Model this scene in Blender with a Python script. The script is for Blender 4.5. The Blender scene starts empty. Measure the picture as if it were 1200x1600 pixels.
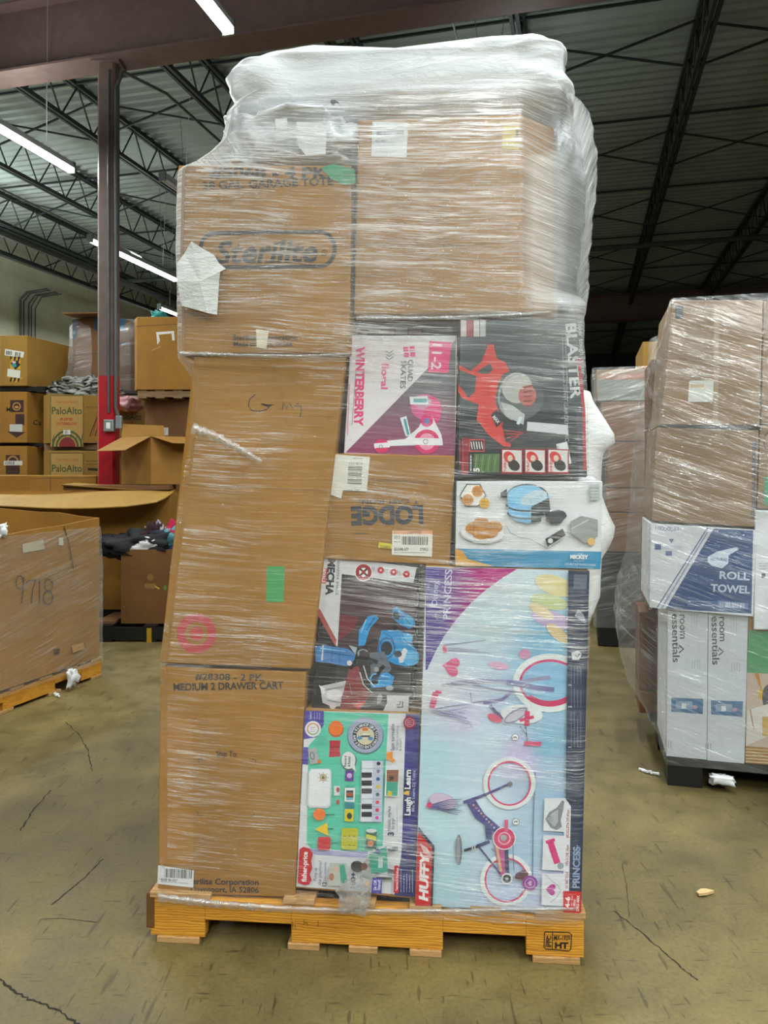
import bpy, bmesh, math, random
from mathutils import Vector, noise
from mathutils.geometry import tessellate_polygon
random.seed(7)
SC = bpy.context.scene
COL = SC.collection
R = math.radians

# ------------------------------------------------------------------ camera
# level camera at chest height, 27 mm equivalent, slight downward lens shift
F, HZ, CZ = 1200.0, 735.0, 1.35
cam_d = bpy.data.cameras.new('camera')
cam = bpy.data.objects.new('camera', cam_d)
COL.objects.link(cam)
cam.location = (0, 0, CZ)
cam.rotation_euler = (R(90), 0, 0)
cam_d.sensor_fit = 'VERTICAL'
cam_d.sensor_height = 36
cam_d.lens = 36 * F / 1600
cam_d.shift_y = (HZ - 800) / 1600
cam_d.clip_start = .05
SC.camera = cam

# ------------------------------------------------------------------ world, exposure
w = bpy.data.worlds.new('world')
SC.world = w
w.use_nodes = True
w.node_tree.nodes['Background'].inputs[0].default_value = (.93, .97, 1.0, 1)
w.node_tree.nodes['Background'].inputs[1].default_value = .04
SC.view_settings.view_transform = 'Standard'
SC.view_settings.look = 'None'
SC.view_settings.exposure = 0.12
SC.view_settings.gamma = 1.0
SC.view_settings.use_curve_mapping = False
SC.cycles.transparent_max_bounces = 24
SC.cycles.max_bounces = 6
LAMP_W = 62.0         # watts of one 2.4 m fluorescent fixture
TUBE_E = 16.0         # emission of its tubes
SPOT_W = 60.0

# ------------------------------------------------------------------ helpers
def lin(c):
    return tuple((x / 12.92 if x <= .04045 else ((x + .055) / 1.055) ** 2.4) for x in c)
def hx(h):
    return lin(tuple(int(h[i:i + 2], 16) / 255 for i in (0, 2, 4)))
def tag(o, label=None, cat=None, group=None, kind=None):
    if label: o['label'] = label
    if cat: o['category'] = cat
    if group: o['group'] = group
    if kind: o['kind'] = kind
    return o
def thing(name, label, cat, loc, group=None):
    o = bpy.data.objects.new(name, None)
    COL.objects.link(o)
    o.location = loc
    o.empty_display_size = .1
    return tag(o, label, cat, group)
def rootloc(p):
    v = Vector((0, 0, 0))
    while p:
        v += Vector(p.location)
        p = p.parent
    return v
def mesh(name, vs, fs, mat, parent=None, smooth=False, cols=None, uvs=None, mids=None):
    o0 = rootloc(parent)
    me = bpy.data.meshes.new(name)
    me.from_pydata([tuple(Vector(v) - o0) for v in vs], [], fs)
    for m in (mat if isinstance(mat, (list, tuple)) else [mat]):
        me.materials.append(m)
    if mids:
        me.polygons.foreach_set('material_index', mids)
    if cols:
        a = me.color_attributes.new('Col', 'FLOAT_COLOR', 'POINT')
        flat = []
        for c in cols: flat += [c[0], c[1], c[2], 1.0]
        a.data.foreach_set('color', flat)
    if uvs:
        l = me.uv_layers.new(name='UVMap')
        idx = [0] * len(me.loops)
        me.loops.foreach_get('vertex_index', idx)
        flat = []
        for i in idx: flat += list(uvs[i])
        l.data.foreach_set('uv', flat)
    if smooth:
        me.polygons.foreach_set('use_smooth', [True] * len(me.polygons))
    me.update()
    o = bpy.data.objects.new(name, me)
    COL.objects.link(o)
    if parent: o.parent = parent
    return o
class MB:
    """collects simple solids that become one mesh object"""
    def __init__(s): s.v = []; s.f = []
    def add(s, vs, fs):
        k = len(s.v); s.v += [tuple(v) for v in vs]; s.f += [tuple(i + k for i in f) for f in fs]
    def hexa(s, p):          # 8 points: bottom 4 (ccw), top 4
        s.add(p, [(3, 2, 1, 0), (4, 5, 6, 7), (0, 1, 5, 4), (1, 2, 6, 5), (2, 3, 7, 6), (3, 0, 4, 7)])
    def box(s, x0, x1, y0, y1, z0, z1, T=None):
        p = [(x0, y0, z0), (x1, y0, z0), (x1, y1, z0), (x0, y1, z0), (x0, y0, z1), (x1, y0, z1), (x1, y1, z1), (x0, y1, z1)]
        if T: p = [T(*q) for q in p]
        s.hexa(p)
    def bar(s, a, b, r, n=6, r2=None):
        a = Vector(a); b = Vector(b); d = (b - a)
        if d.length < 1e-6: return
        d.normalize()
        up = Vector((0, 0, 1)) if abs(d.z) < .9 else Vector((1, 0, 0))
        x = d.cross(up).normalized(); y = d.cross(x)
        r2 = r if r2 is None else r2
        vs = []
        for c, rr in ((a, r), (b, r2)):
            for i in range(n):
                t = 2 * math.pi * (i + .5) / n
                vs.append(c + x * math.cos(t) * rr + y * math.sin(t) * rr)
        fs = [tuple(range(n - 1, -1, -1)), tuple(range(n, 2 * n))]
        for i in range(n):
            j = (i + 1) % n
            fs.append((i, j, n + j, n + i))
        s.add(vs, fs)
    def tube(s, pts, r, n=8):
        for a, b in zip(pts, pts[1:]): s.bar(a, b, r, n)
    def prism(s, foot, z0, z1):
        n = len(foot)
        vs = [(x, y, z0) for x, y in foot] + [(x, y, z1) for x, y in foot]
        fs = [tuple(range(n - 1, -1, -1)), tuple(range(n, 2 * n))] + [(i, (i + 1) % n, n + (i + 1) % n, n + i) for i in range(n)]
        s.add(vs, fs)
    def build(s, name, mat, parent=None, smooth=False, bevel=0):
        o = mesh(name, s.v, s.f, mat, parent, smooth)
        if bevel:
            m = o.modifiers.new('bevel', 'BEVEL'); m.width = bevel; m.segments = 2; m.limit_method = 'ANGLE'
        return o

# ---- frames: a vertical plane with origin, u along it, v into the depth
class Frame:
    def __init__(s, ox, oy, ux, uy):
        l = math.hypot(ux, uy); s.o = (ox, oy); s.u = (ux / l, uy / l); s.v = (-uy / l, ux / l)
    def W(s, a, d, z):
        return Vector((s.o[0] + s.u[0] * a + s.v[0] * d, s.o[1] + s.u[1] * a + s.v[1] * d, z))
    def hit(s, px, py, d=0):
        a = (px - 600) / F; b = (HZ - py) / F
        ox, oy = s.o[0] + s.v[0] * d, s.o[1] + s.v[1] * d
        t = (ox * s.v[0] + oy * s.v[1]) / (a * s.v[0] + s.v[1])
        return Vector((a * t, t, CZ + b * t))
    def sz(s, px, py, d=0):
        p = s.hit(px, py, d)
        return ((p.x - s.o[0]) * s.u[0] + (p.y - s.o[1]) * s.u[1], p.z)
def at(px, py, Y):
    return Vector(((px - 600) / F * Y, Y, CZ + (HZ - py) / F * Y))
def gx(px, Y): return (px - 600) / F * Y
def gz(py, Y): return CZ + (HZ - py) / F * Y

MAIN = Frame(-.670, 2.204, 1.221, -.106)        # front plane of the big pallet load
RSF = Frame(1.216, 3.295, .968, -.25)           # front plane of the pallet load at right
G = (.968, -.25); D1 = (.25, .968)              # building grid: along the girders / along the joists
def B(p, q, z): return Vector((G[0] * p + D1[0] * q, G[1] * p + D1[1] * q, z))

# ------------------------------------------------------------------ materials
def newmat(name):
    m = bpy.data.materials.new(name); m.use_nodes = True
    return m, m.node_tree.nodes, m.node_tree.links, m.node_tree.nodes['Principled BSDF']
def ramp(nd, stops, interp='LINEAR'):
    r = nd.new('ShaderNodeValToRGB'); r.color_ramp.interpolation = interp
    e = r.color_ramp.elements
    while len(e) > 1: e.remove(e[-1])
    for i, (p, c) in enumerate(stops):
        if i == 0: e[0].position = p; el = e[0]
        else: el = e.new(p)
        el.color = tuple(c) + ((1,) if len(c) == 3 else ())
    return r
def mapped(nd, lk, scale=(1, 1, 1), rot=(0, 0, 0), src='Object'):
    tc = nd.new('ShaderNodeTexCoord'); mp = nd.new('ShaderNodeMapping')
    mp.inputs['Scale'].default_value = scale; mp.inputs['Rotation'].default_value = rot
    lk.new(tc.outputs[src], mp.inputs[0])
    return mp
def noi(nd, lk, vec, scale, detail=4, rough=.5, dist=0):
    n = nd.new('ShaderNodeTexNoise'); n.inputs['Scale'].default_value = scale
    n.inputs['Detail'].default_value = detail; n.inputs['Roughness'].default_value = rough
    n.inputs['Distortion'].default_value = dist
    lk.new(vec.outputs[0], n.inputs['Vector'])
    return n
def bump(nd, lk, h, bs, strength=.3, dist=.01):
    b = nd.new('ShaderNodeBump'); b.inputs['Strength'].default_value = strength; b.inputs['Distance'].default_value = dist
    lk.new(h, b.inputs['Height']); lk.new(b.outputs[0], bs.inputs['Normal'])
    return b
def mul(nd, lk, c1, c2, fac=1.0, mode='MULTIPLY'):
    m = nd.new('ShaderNodeMix'); m.data_type = 'RGBA'; m.blend_type = mode
    m.inputs[0].default_value = fac
    lk.new(c1, m.inputs[6]); lk.new(c2, m.inputs[7])
    return m.outputs[2]
def plain(name, col, rough=.5, metal=0, spec=.5):
    m, nd, lk, bs = newmat(name)
    mp = mapped(nd, lk); n = noi(nd, lk, mp, 9, 5, .6)
    c = col if isinstance(col, tuple) else hx(col)
    r = ramp(nd, [(.3, tuple(x * .82 for x in c)), (.7, tuple(min(1, x * 1.12) for x in c))])
    lk.new(n.outputs[0], r.inputs[0]); lk.new(r.outputs[0], bs.inputs['Base Color'])
    bs.inputs['Roughness'].default_value = rough; bs.inputs['Metallic'].default_value = metal
    bs.inputs['Specular IOR Level'].default_value = spec
    bump(nd, lk, n.outputs[0], bs, .12, .004)
    return m
def board(name, col, stain=.8):
    """corrugated kraft board: fibres, faint flute lines, scuffs"""
    m, nd, lk, bs = newmat(name)
    c = hx(col)
    mp = mapped(nd, lk); n1 = noi(nd, lk, mp, 3.2, 6, .62)
    mp2 = mapped(nd, lk, (30, 30, 260)); n2 = noi(nd, lk, mp2, 1, 3, .6)
    r1 = ramp(nd, [(.3, tuple(x * stain for x in c)), (.62, c), (.8, tuple(min(1, x * 1.1) for x in c))])
    lk.new(n1.outputs[0], r1.inputs[0])
    r2 = ramp(nd, [(.3, (.86, .86, .86)), (.6, (1, 1, 1))]); lk.new(n2.outputs[0], r2.inputs[0])
    lk.new(mul(nd, lk, r1.outputs[0], r2.outputs[0], .8), bs.inputs['Base Color'])
    bs.inputs['Roughness'].default_value = .72
    bs.inputs['Specular IOR Level'].default_value = .25
    bump(nd, lk, n1.outputs[0], bs, .25, .012)
    return m
def inkmat(name, rough):
    m, nd, lk, bs = newmat(name)
    a = nd.new('ShaderNodeVertexColor'); a.layer_name = 'Col'
    mp = mapped(nd, lk); n = noi(nd, lk, mp, 60, 3, .6)
    r = ramp(nd, [(.3, (.93, .93, .93)), (.6, (1, 1, 1))]); lk.new(n.outputs[0], r.inputs[0])
    lk.new(mul(nd, lk, a.outputs[0], r.outputs[0]), bs.inputs['Base Color'])
    bs.inputs['Roughness'].default_value = rough
    return m
INK = inkmat('printed_gloss_ink', .38)
INKM = inkmat('printed_matt_ink', .7)
KRAFT = board('kraft_board', '9c7235')
KRAFT2 = board('kraft_board_warm', '9e7230')
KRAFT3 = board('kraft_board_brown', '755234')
KRAFTY = board('kraft_board_yellow', '9e7a38')
KRAFTD = board('kraft_board_dark', '6b4a26')
KRAFTG = board('kraft_board_grey', '8a7359')
PAPER = plain('white_paper', 'd9dcd9', .6)
BLACKB = plain('black_card', '16171b', .35)
WHITEB = plain('white_card', 'c9ced2', .45)
BLUEB = plain('navy_card', '23407a', .4)
REDB = plain('red_card', 'a8242e', .4)
PLBLK = plain('black_plastic', '0c0d0f', .5)
STEEL = plain('grey_steel', '4d5252', .45, .5)
DARKST = plain('dark_painted_steel', '2a3232', .55, .2)
GIRD = plain('girder_brown_paint', '5a4643', .6)
GALV = plain('galvanised_metal', '9aa3a6', .35, .7)
GREYPIPE = plain('grey_conduit', '5d6261', .4, .5)
TAPE = plain('brown_packing_tape', 'a3814f', .25)
TEALP = plain('teal_plastic', '2f8f8c', .4)

def wood(name, a, b, dark, scale=1):
    m, nd, lk, bs = newmat(name)
    mp = mapped(nd, lk, (1.2 * scale, 6 * scale, 9 * scale), (0, 0, R(5)))
    n = noi(nd, lk, mp, 2.0, 6, .6, 1.6)
    wv = nd.new('ShaderNodeTexWave'); wv.bands_direction = 'Z'
    wv.inputs['Scale'].default_value = 4.6; wv.inputs['Distortion'].default_value = 10; wv.inputs['Detail'].default_value = 3
    wv.inputs['Detail Scale'].default_value = 1.2
    lk.new(mp.outputs[0], wv.inputs['Vector'])
    r = ramp(nd, [(.25, hx(b)), (.55, hx(a)), (.85, tuple(min(1, x * 1.15) for x in hx(a)))]); lk.new(n.outputs[0], r.inputs[0])
    r2 = ramp(nd, [(.0, hx(dark)), (.22, (1, 1, 1))]); lk.new(wv.outputs[0], r2.inputs[0])
    lk.new(mul(nd, lk, r.outputs[0], r2.outputs[0], .4), bs.inputs['Base Color'])
    bs.inputs['Roughness'].default_value = .62
    bump(nd, lk, wv.outputs[0], bs, .25, .003)
    return m
WOOD = wood('pallet_pine', 'd0922c', 'b27616', '6b4212')
WOODE = wood('pallet_end_grain', 'bd9560', '8d6434', '55381a', 3)
WOODW = wood('weathered_pallet_board', '8c6f4c', '6f5334', '3a2a18')

def floor_mat():
    m, nd, lk, bs = newmat('worn_concrete_floor')
    mp = mapped(nd, lk)
    n1 = noi(nd, lk, mp, .55, 5, .6, .4); n2 = noi(nd, lk, mp, 5, 8, .68); n3 = noi(nd, lk, mp, 75, 5, .75)
    r1 = ramp(nd, [(.3, hx('463d22')), (.5, hx('6c5f37')), (.68, hx('8a7a4a'))]); lk.new(n1.outputs[0], r1.inputs[0])
    r2 = ramp(nd, [(.28, (.6, .6, .58)), (.5, (.92, .92, .92)), (.72, (1.1, 1.1, 1.08))]); lk.new(n2.outputs[0], r2.inputs[0])
    r3 = ramp(nd, [(.3, (.62, .62, .6)), (.52, (1, 1, 1)), (.75, (1.15, 1.14, 1.1))]); lk.new(n3.outputs[0], r3.inputs[0])
    c = mul(nd, lk, r1.outputs[0], r2.outputs[0]); c = mul(nd, lk, c, r3.outputs[0], .8)
    # short dark scuffs and scratches in two directions
    for k, (sc, rot, lo, hi) in enumerate((((60, 9, 1), R(38), .655, .70), ((9, 70, 1), R(-12), .66, .71), ((26, 2.2, 1), R(-50), .69, .73), ((40, 5, 1), R(15), .68, .72))):
        m2 = mapped(nd, lk, sc, (0, 0, rot)); n = noi(nd, lk, m2, 1.0, 2, .5)
        rr = ramp(nd, [(lo, (1, 1, 1)), (hi, (.22, .2, .17))]); lk.new(n.outputs[0], rr.inputs[0])
        c = mul(nd, lk, c, rr.outputs[0], .6)
    lk.new(c, bs.inputs['Base Color'])
    rr = ramp(nd, [(.3, (.42, .42, .42)), (.7, (.68, .68, .68))]); lk.new(n2.outputs[0], rr.inputs[0])
    lk.new(rr.outputs[0], bs.inputs['Roughness'])
    bump(nd, lk, n3.outputs[0], bs, .18, .004)
    return m
FLOOR = floor_mat()

def deck_mat():
    m, nd, lk, bs = newmat('ribbed_steel_deck')
    mp = mapped(nd, lk); n = noi(nd, lk, mp, .7, 5, .6)
    r = ramp(nd, [(.3, hx('6f7b79')), (.7, hx('87938f'))]); lk.new(n.outputs[0], r.inputs[0])
    lk.new(r.outputs[0], bs.inputs['Base Color'])
    bs.inputs['Roughness'].default_value = .55; bs.inputs['Metallic'].default_value = .1
    return m
DECK = deck_mat()
def wall_mat():
    m, nd, lk, bs = newmat('painted_block_wall')
    mp = mapped(nd, lk, (1, 1, 1)); n = noi(nd, lk, mp, 1.2, 6, .6)
    r = ramp(nd, [(.3, hx('c3c5ae')), (.7, hx('dadbc8'))]); lk.new(n.outputs[0], r.inputs[0])
    br = nd.new('ShaderNodeTexBrick'); br.inputs['Scale'].default_value = 1
    br.inputs['Brick Width'].default_value = .4; br.inputs['Row Height'].default_value = .2; br.inputs['Mortar Size'].default_value = .006
    for i, cc in ((1, (1, 1, 1, 1)), (2, (.96, .96, .96, 1)), (3, (.8, .8, .78, 1))): br.inputs[i].default_value = cc
    uv = nd.new('ShaderNodeUVMap'); lk.new(uv.outputs[0], br.inputs[0])
    lk.new(mul(nd, lk, r.outputs[0], br.outputs[0], .7), bs.inputs['Base Color'])
    bs.inputs['Roughness'].default_value = .8
    return m
WALL = wall_mat()
def emis(name, c, e):
    m, nd, lk, bs = newmat(name)
    bs.inputs['Base Color'].default_value = (1, 1, 1, 1)
    bs.inputs['Emission Color'].default_value = tuple(c) + (1,)
    bs.inputs['Emission Strength'].default_value = e
    return m
TUBE = emis('fluorescent_tube_glow', (.93, 1.0, .97), TUBE_E)

def film(name, haze0=.07, haze1=.5, gloss0=.12, gloss1=.4, su=2.6, sv=95, bstr=.8, skew=.06, tint='dfe4e6', rough=.2, hazetop=None):
    """stretch film: clear plastic with stretched wrinkles, milky where layers overlap; white streaks paint its highlights. uv = metres"""
    m, nd, lk, bs = newmat(name)
    nd.remove(bs)
    out = nd['Material Output']
    uv = nd.new('ShaderNodeUVMap')
    sep = nd.new('ShaderNodeSeparateXYZ'); lk.new(uv.outputs[0], sep.inputs[0])
    # wander: streaks are slightly wavy and skewed
    mpw = nd.new('ShaderNodeMapping'); mpw.inputs['Scale'].default_value = (1.6, 2.6, 1); lk.new(uv.outputs[0], mpw.inputs[0])
    wn = noi(nd, lk, mpw, 1, 2, .5)
    def mathn(op, a, b, clamp=False):
        n = nd.new('ShaderNodeMath'); n.operation = op; n.use_clamp = clamp
        for i, x in enumerate((a, b)):
            if isinstance(x, (int, float)): n.inputs[i].default_value = x
            elif x is not None: lk.new(x, n.inputs[i])
        return n.outputs[0]
    u = sep.outputs[0]; v = sep.outputs[1]
    vv = mathn('ADD', v, mathn('MULTIPLY', u, skew))
    vv = mathn('ADD', vv, mathn('MULTIPLY', wn.outputs[0], .07))
    def streak(a, b, det, dist=0, off=0):
        cb = nd.new('ShaderNodeCombineXYZ')
        lk.new(mathn('ADD', mathn('MULTIPLY', u, a), off), cb.inputs[0]); lk.new(mathn('MULTIPLY', vv, b), cb.inputs[1])
        return noi(nd, lk, cb, 1, det, .62, dist)
    s1 = streak(su, sv, 4, .3)
    s2 = streak(su * 4, sv * 2.8, 3, .5, 3.7)
    s3 = streak(su * .35, sv * .22, 2, .2, 9.1)
    s4 = streak(su * 16, sv * 3.0, 2, 1.0, 17.0)
    big = nd.new('ShaderNodeMapping'); big.inputs['Scale'].default_value = (1.7, 3.6, 1); lk.new(uv.outputs[0], big.inputs[0])
    bn = noi(nd, lk, big, 1, 3, .6, .4)
    reg = ramp(nd, [(.46, (.0, .0, .0)), (.64, (1, 1, 1))]); lk.new(bn.outputs[0], reg.inputs[0])
    r1 = ramp(nd, [(.50, (0, 0, 0)), (.66, (1, 1, 1))]); lk.new(s1.outputs[0], r1.inputs[0])
    r2 = ramp(nd, [(.50, (0, 0, 0)), (.63, (1, 1, 1))]); lk.new(s2.outputs[0], r2.inputs[0])
    r3 = ramp(nd, [(.42, (0, 0, 0)), (.62, (1, 1, 1))]); lk.new(s3.outputs[0], r3.inputs[0])
    st = mathn('ADD', mathn('MULTIPLY', r1.outputs[0], .55), mathn('MULTIPLY', r2.outputs[0], .6), True)
    mask = mathn('MULTIPLY', st, mathn('ADD', mathn('MULTIPLY', reg.outputs[0], .8), .2), True)
    mask = mathn('ADD', mask, mathn('MULTIPLY', r3.outputs[0], .08), True)
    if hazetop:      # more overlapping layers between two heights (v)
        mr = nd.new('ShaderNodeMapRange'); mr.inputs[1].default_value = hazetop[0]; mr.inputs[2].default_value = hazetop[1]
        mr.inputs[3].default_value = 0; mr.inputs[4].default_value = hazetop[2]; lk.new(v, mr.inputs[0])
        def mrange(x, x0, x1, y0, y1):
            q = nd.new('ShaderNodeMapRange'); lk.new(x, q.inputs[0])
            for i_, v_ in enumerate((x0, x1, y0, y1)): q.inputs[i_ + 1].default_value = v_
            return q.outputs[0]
        # fewer layers over the left carton; extra haze paints the right corner's bright sheen
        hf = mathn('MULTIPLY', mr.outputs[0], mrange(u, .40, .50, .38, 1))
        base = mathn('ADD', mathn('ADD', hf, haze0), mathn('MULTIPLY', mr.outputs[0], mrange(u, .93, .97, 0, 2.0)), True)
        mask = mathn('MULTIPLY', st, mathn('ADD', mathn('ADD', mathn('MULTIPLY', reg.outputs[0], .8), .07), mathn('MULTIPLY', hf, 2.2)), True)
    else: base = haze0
    hz = mathn('ADD', mathn('MULTIPLY', mask, haze1 - haze0), base, True)  # milky streaks paint the highlights along the wrinkles
    gl = mathn('ADD', mathn('MULTIPLY', mask, gloss1 - gloss0), gloss0, True)
    h = mathn('ADD', mathn('MULTIPLY', s1.outputs[0], 1.0), mathn('MULTIPLY', s2.outputs[0], .42))
    h = mathn('ADD', h, mathn('MULTIPLY', s3.outputs[0], 2.2))
    h = mathn('ADD', h, mathn('MULTIPLY', s4.outputs[0], .35))
    b = nd.new('ShaderNodeBump'); b.inputs['Strength'].default_value = bstr; b.inputs['Distance'].default_value = .007
    lk.new(h, b.inputs['Height'])
    tr = nd.new('ShaderNodeBsdfTransparent')
    gs = nd.new('ShaderNodeBsdfGlossy'); gs.inputs['Roughness'].default_value = rough
    gs.inputs['Color'].default_value = (1, 1, 1, 1)
    df = nd.new('ShaderNodeBsdfDiffuse'); df.inputs['Color'].default_value = hx(tint) + (1,)
    tl = nd.new('ShaderNodeBsdfTranslucent'); tl.inputs['Color'].default_value = hx(tint) + (1,)
    dm = nd.new('ShaderNodeMixShader'); dm.inputs[0].default_value = .35
    lk.new(df.outputs[0], dm.inputs[1]); lk.new(tl.outputs[0], dm.inputs[2])
    for x in (gs, df, tl): lk.new(b.outputs[0], x.inputs['Normal'])
    m1 = nd.new('ShaderNodeMixShader'); lk.new(gl, m1.inputs[0]); lk.new(tr.outputs[0], m1.inputs[1]); lk.new(gs.outputs[0], m1.inputs[2])
    m2 = nd.new('ShaderNodeMixShader'); lk.new(hz, m2.inputs[0]); lk.new(m1.outputs[0], m2.inputs[1]); lk.new(dm.outputs[0], m2.inputs[2])
    lk.new(m2.outputs[0], out.inputs[0])
    return m
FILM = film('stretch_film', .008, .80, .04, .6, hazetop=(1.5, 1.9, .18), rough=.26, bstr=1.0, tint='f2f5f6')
FILM2 = film('stretch_film_far', .04, .5, .05, .36, su=1.6, sv=32, skew=.35)
FILM3 = film('stretch_film_light', .10, .5, .03, .3, su=1.2, sv=24, skew=-.25)

def polybag(name, col='d5dade', scale=6):
    m, nd, lk, bs = newmat(name)
    mp = mapped(nd, lk, (.8, .8, 2.2)); n = noi(nd, lk, mp, scale, 5, .62, .6); n2 = noi(nd, lk, mp, scale * 6, 4, .6, 1.0)
    c = hx(col)
    r = ramp(nd, [(.3, tuple(x * (.86 if scale != 14 else .02) for x in c)), (.65 if scale != 14 else .52, c)])
    if scale == 14: r.color_ramp.elements[0].position = .45
    lk.new(n.outputs[0], r.inputs[0])
    lk.new(r.outputs[0], bs.inputs['Base Color'])
    bs.inputs['Roughness'].default_value = .3
    ad = nd.new('ShaderNodeMath'); ad.operation = 'ADD'; lk.new(n.outputs[0], ad.inputs[0])
    mm = nd.new('ShaderNodeMath'); mm.operation = 'MULTIPLY'; mm.inputs[1].default_value = .25; lk.new(n2.outputs[0], mm.inputs[0]); lk.new(mm.outputs[0], ad.inputs[1])
    bump(nd, lk, ad.outputs[0], bs, .42, .022)
    return m
BAG = polybag('white_polybag')
SHEET = polybag('white_plastic_sheet', 'dcdfe0', 4)
FOIL = polybag('crinkled_black_white_plastic', '8a8c84', 14)

# ------------------------------------------------------------------ flat printing on a vertical face
_txt = {}
def glyphs(s, bold):
    k = (s, bold)
    if k not in _txt:
        cu = bpy.data.curves.new('lettering', 'FONT'); cu.body = s; cu.size = 1; cu.offset = bold; cu.resolution_u = 3
        ob = bpy.data.objects.new('lettering', cu)
        me = bpy.data.meshes.new_from_object(ob)
        vs = [(v.co.x, v.co.y) for v in me.vertices]; fs = [tuple(p.vertices) for p in me.polygons]
        bpy.data.objects.remove(ob); bpy.data.curves.remove(cu); bpy.data.meshes.remove(me)
        _txt[k] = (vs, fs)
    return _txt[k]
class Art:
    """print on a plane; coordinates are where the print sits on the face as measured in the photograph"""
    def __init__(s, fr, d, step=.00006):
        s.fr = fr; s.d = d; s.n = 0; s.step = step; s.v = []; s.f = []; s.c = []
        s.M = None
    def _off(s):
        s.n += 1
        return s.d - .0006 - s.n * s.step
    def _put(s, pts, tris, col):
        o = s._off(); k = len(s.v)
        for x, y in pts: s.v.append(s.fr.hit(x, y, o))
        s.f += [tuple(i + k for i in t) for t in tris]
        cs = col if isinstance(col, list) else [hx(col) if isinstance(col, str) else col] * len(pts)
        s.c += cs
    def poly(s, pts, col):
        tr = tessellate_polygon([[Vector((x, y, 0)) for x, y in pts]])
        s._put(pts, tr, col)
    def rect(s, x0, y0, x1, y1, col): s.poly([(x0, y0), (x1, y0), (x1, y1), (x0, y1)], col)
    def el(s, cx, cy, rx, ry=None, col='000000', ang=0, n=28, a0=0, a1=360):
        ry = rx if ry is None else ry; ca, sa = math.cos(R(ang)), math.sin(R(ang))
        pts = []
        for i in range(n + (a1 - a0 < 360)):
            t = R(a0 + (a1 - a0) * i / n); x, y = rx * math.cos(t), ry * math.sin(t)
            pts.append((cx + x * ca - y * sa, cy + x * sa + y * ca))
        s.poly(pts, col)
    def ring(s, cx, cy, rx, ry, wd, col, ang=0, n=40, a0=0, a1=360):
        ca, sa = math.cos(R(ang)), math.sin(R(ang)); pts = []; fs = []
        for i in range(n + 1):
            t = R(a0 + (a1 - a0) * i / n)
            for k in (0, wd):
                x, y = (rx - k) * math.cos(t), (ry - k) * math.sin(t)
                pts.append((cx + x * ca - y * sa, cy + x * sa + y * ca))
        for i in range(n): fs.append((2 * i, 2 * i + 1, 2 * i + 3, 2 * i + 2))
        s._put(pts, fs, col)
    def line(s, pts, wd, col, w2=None):
        w2 = wd if w2 is None else w2
        L = []; Rr = []; n = len(pts)
        for i, (x, y) in enumerate(pts):
            a = pts[max(i - 1, 0)]; b = pts[min(i + 1, n - 1)]
            dx, dy = b[0] - a[0], b[1] - a[1]; l = math.hypot(dx, dy) or 1
            h = (wd + (w2 - wd) * i / max(1, n - 1)) / 2
            L.append((x - dy / l * h, y + dx / l * h)); Rr.append((x + dy / l * h, y - dx / l * h))
        P = L + Rr
        s._put(P, [(i, i + 1, n + i + 1, n + i) for i in range(n - 1)], col)
    def grad(s, quad, fn, nx=14, ny=20):
        (a, b, c, d) = quad; pts = []; cols = []; fs = []
        for j in range(ny + 1):
            for i in range(nx + 1):
                u, v = i / nx, j / ny
                x = (a[0] * (1 - u) + b[0] * u) * (1 - v) + (d[0] * (1 - u) + c[0] * u) * v
                y = (a[1] * (1 - u) + b[1] * u) * (1 - v) + (d[1] * (1 - u) + c[1] * u) * v
                pts.append((x, y)); cols.append(fn(x, y))
        for j in range(ny):
            for i in range(nx):
                k = j * (nx + 1) + i; fs.append((k, k + 1, k + nx + 2, k + nx + 1))
        s._put(pts, fs, cols)
    def text(s, t, x, y, h, col, ang=0, wd=None, bold=0.0, shear=0, flip=False, serif=0, stroke=None):
        """baseline starts at x, y; h = capital height; wd = length of the line; ang 90 reads upwards"""
        vs, fs = glyphs(t, bold)
        if not vs: return
        x0 = min(v[0] for v in vs); x1 = max(v[0] for v in vs)
        k = h / .70; kx = k if wd is None else wd / max(.01, x1 - x0)
        ca, sa = math.cos(R(ang)), math.sin(R(ang)); pts = []
        for a, b in vs:
            a = (a - x0) * kx + shear * b * k; b = b * k * (-1 if flip else 1)
            pts.append((x + a * ca - b * sa, y - a * sa - b * ca))
        s._put(pts, fs, col)
        return
    def bars(s, x, y, wd, h, ang=0, col='20242a', seed=1, vert=False):
        rnd = random.Random(seed); p = 0; ca, sa = math.cos(R(ang)), math.sin(R(ang)); pts = []; fs = []
        while p < wd - 1:
            t = rnd.choice((.5, .9, 1.4)); k = len(pts)
            for a, b in ((p, 0), (p + t, 0), (p + t, h), (p, h)):
                pts.append((x + a * ca - b * sa, y + a * sa + b * ca))
            fs.append((k, k + 1, k + 2, k + 3)); p += t + rnd.choice((.6, .9, 1.3))
        s._put(pts, fs, col)
    def lines(s, x, y, wd, n, gap, col, ang=0, th=.8, seed=2):
        """rows of print too small to read"""
        rnd = random.Random(seed); ca, sa = math.cos(R(ang)), math.sin(R(ang)); pts = []; fs = []
        for i in range(n):
            p = 0; e = wd * rnd.uniform(.7, 1)
            while p < e:
                t = rnd.uniform(1.5, 4.5); k = len(pts); b0 = i * gap
                for a, b in ((p, b0), (min(p + t, e), b0), (min(p + t, e), b0 + th), (p, b0 + th)):
                    pts.append((x + a * ca - b * sa, y + a * sa + b * ca))
                fs.append((k, k + 1, k + 2, k + 3)); p += t + 1
        s._put(pts, fs, col)
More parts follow.
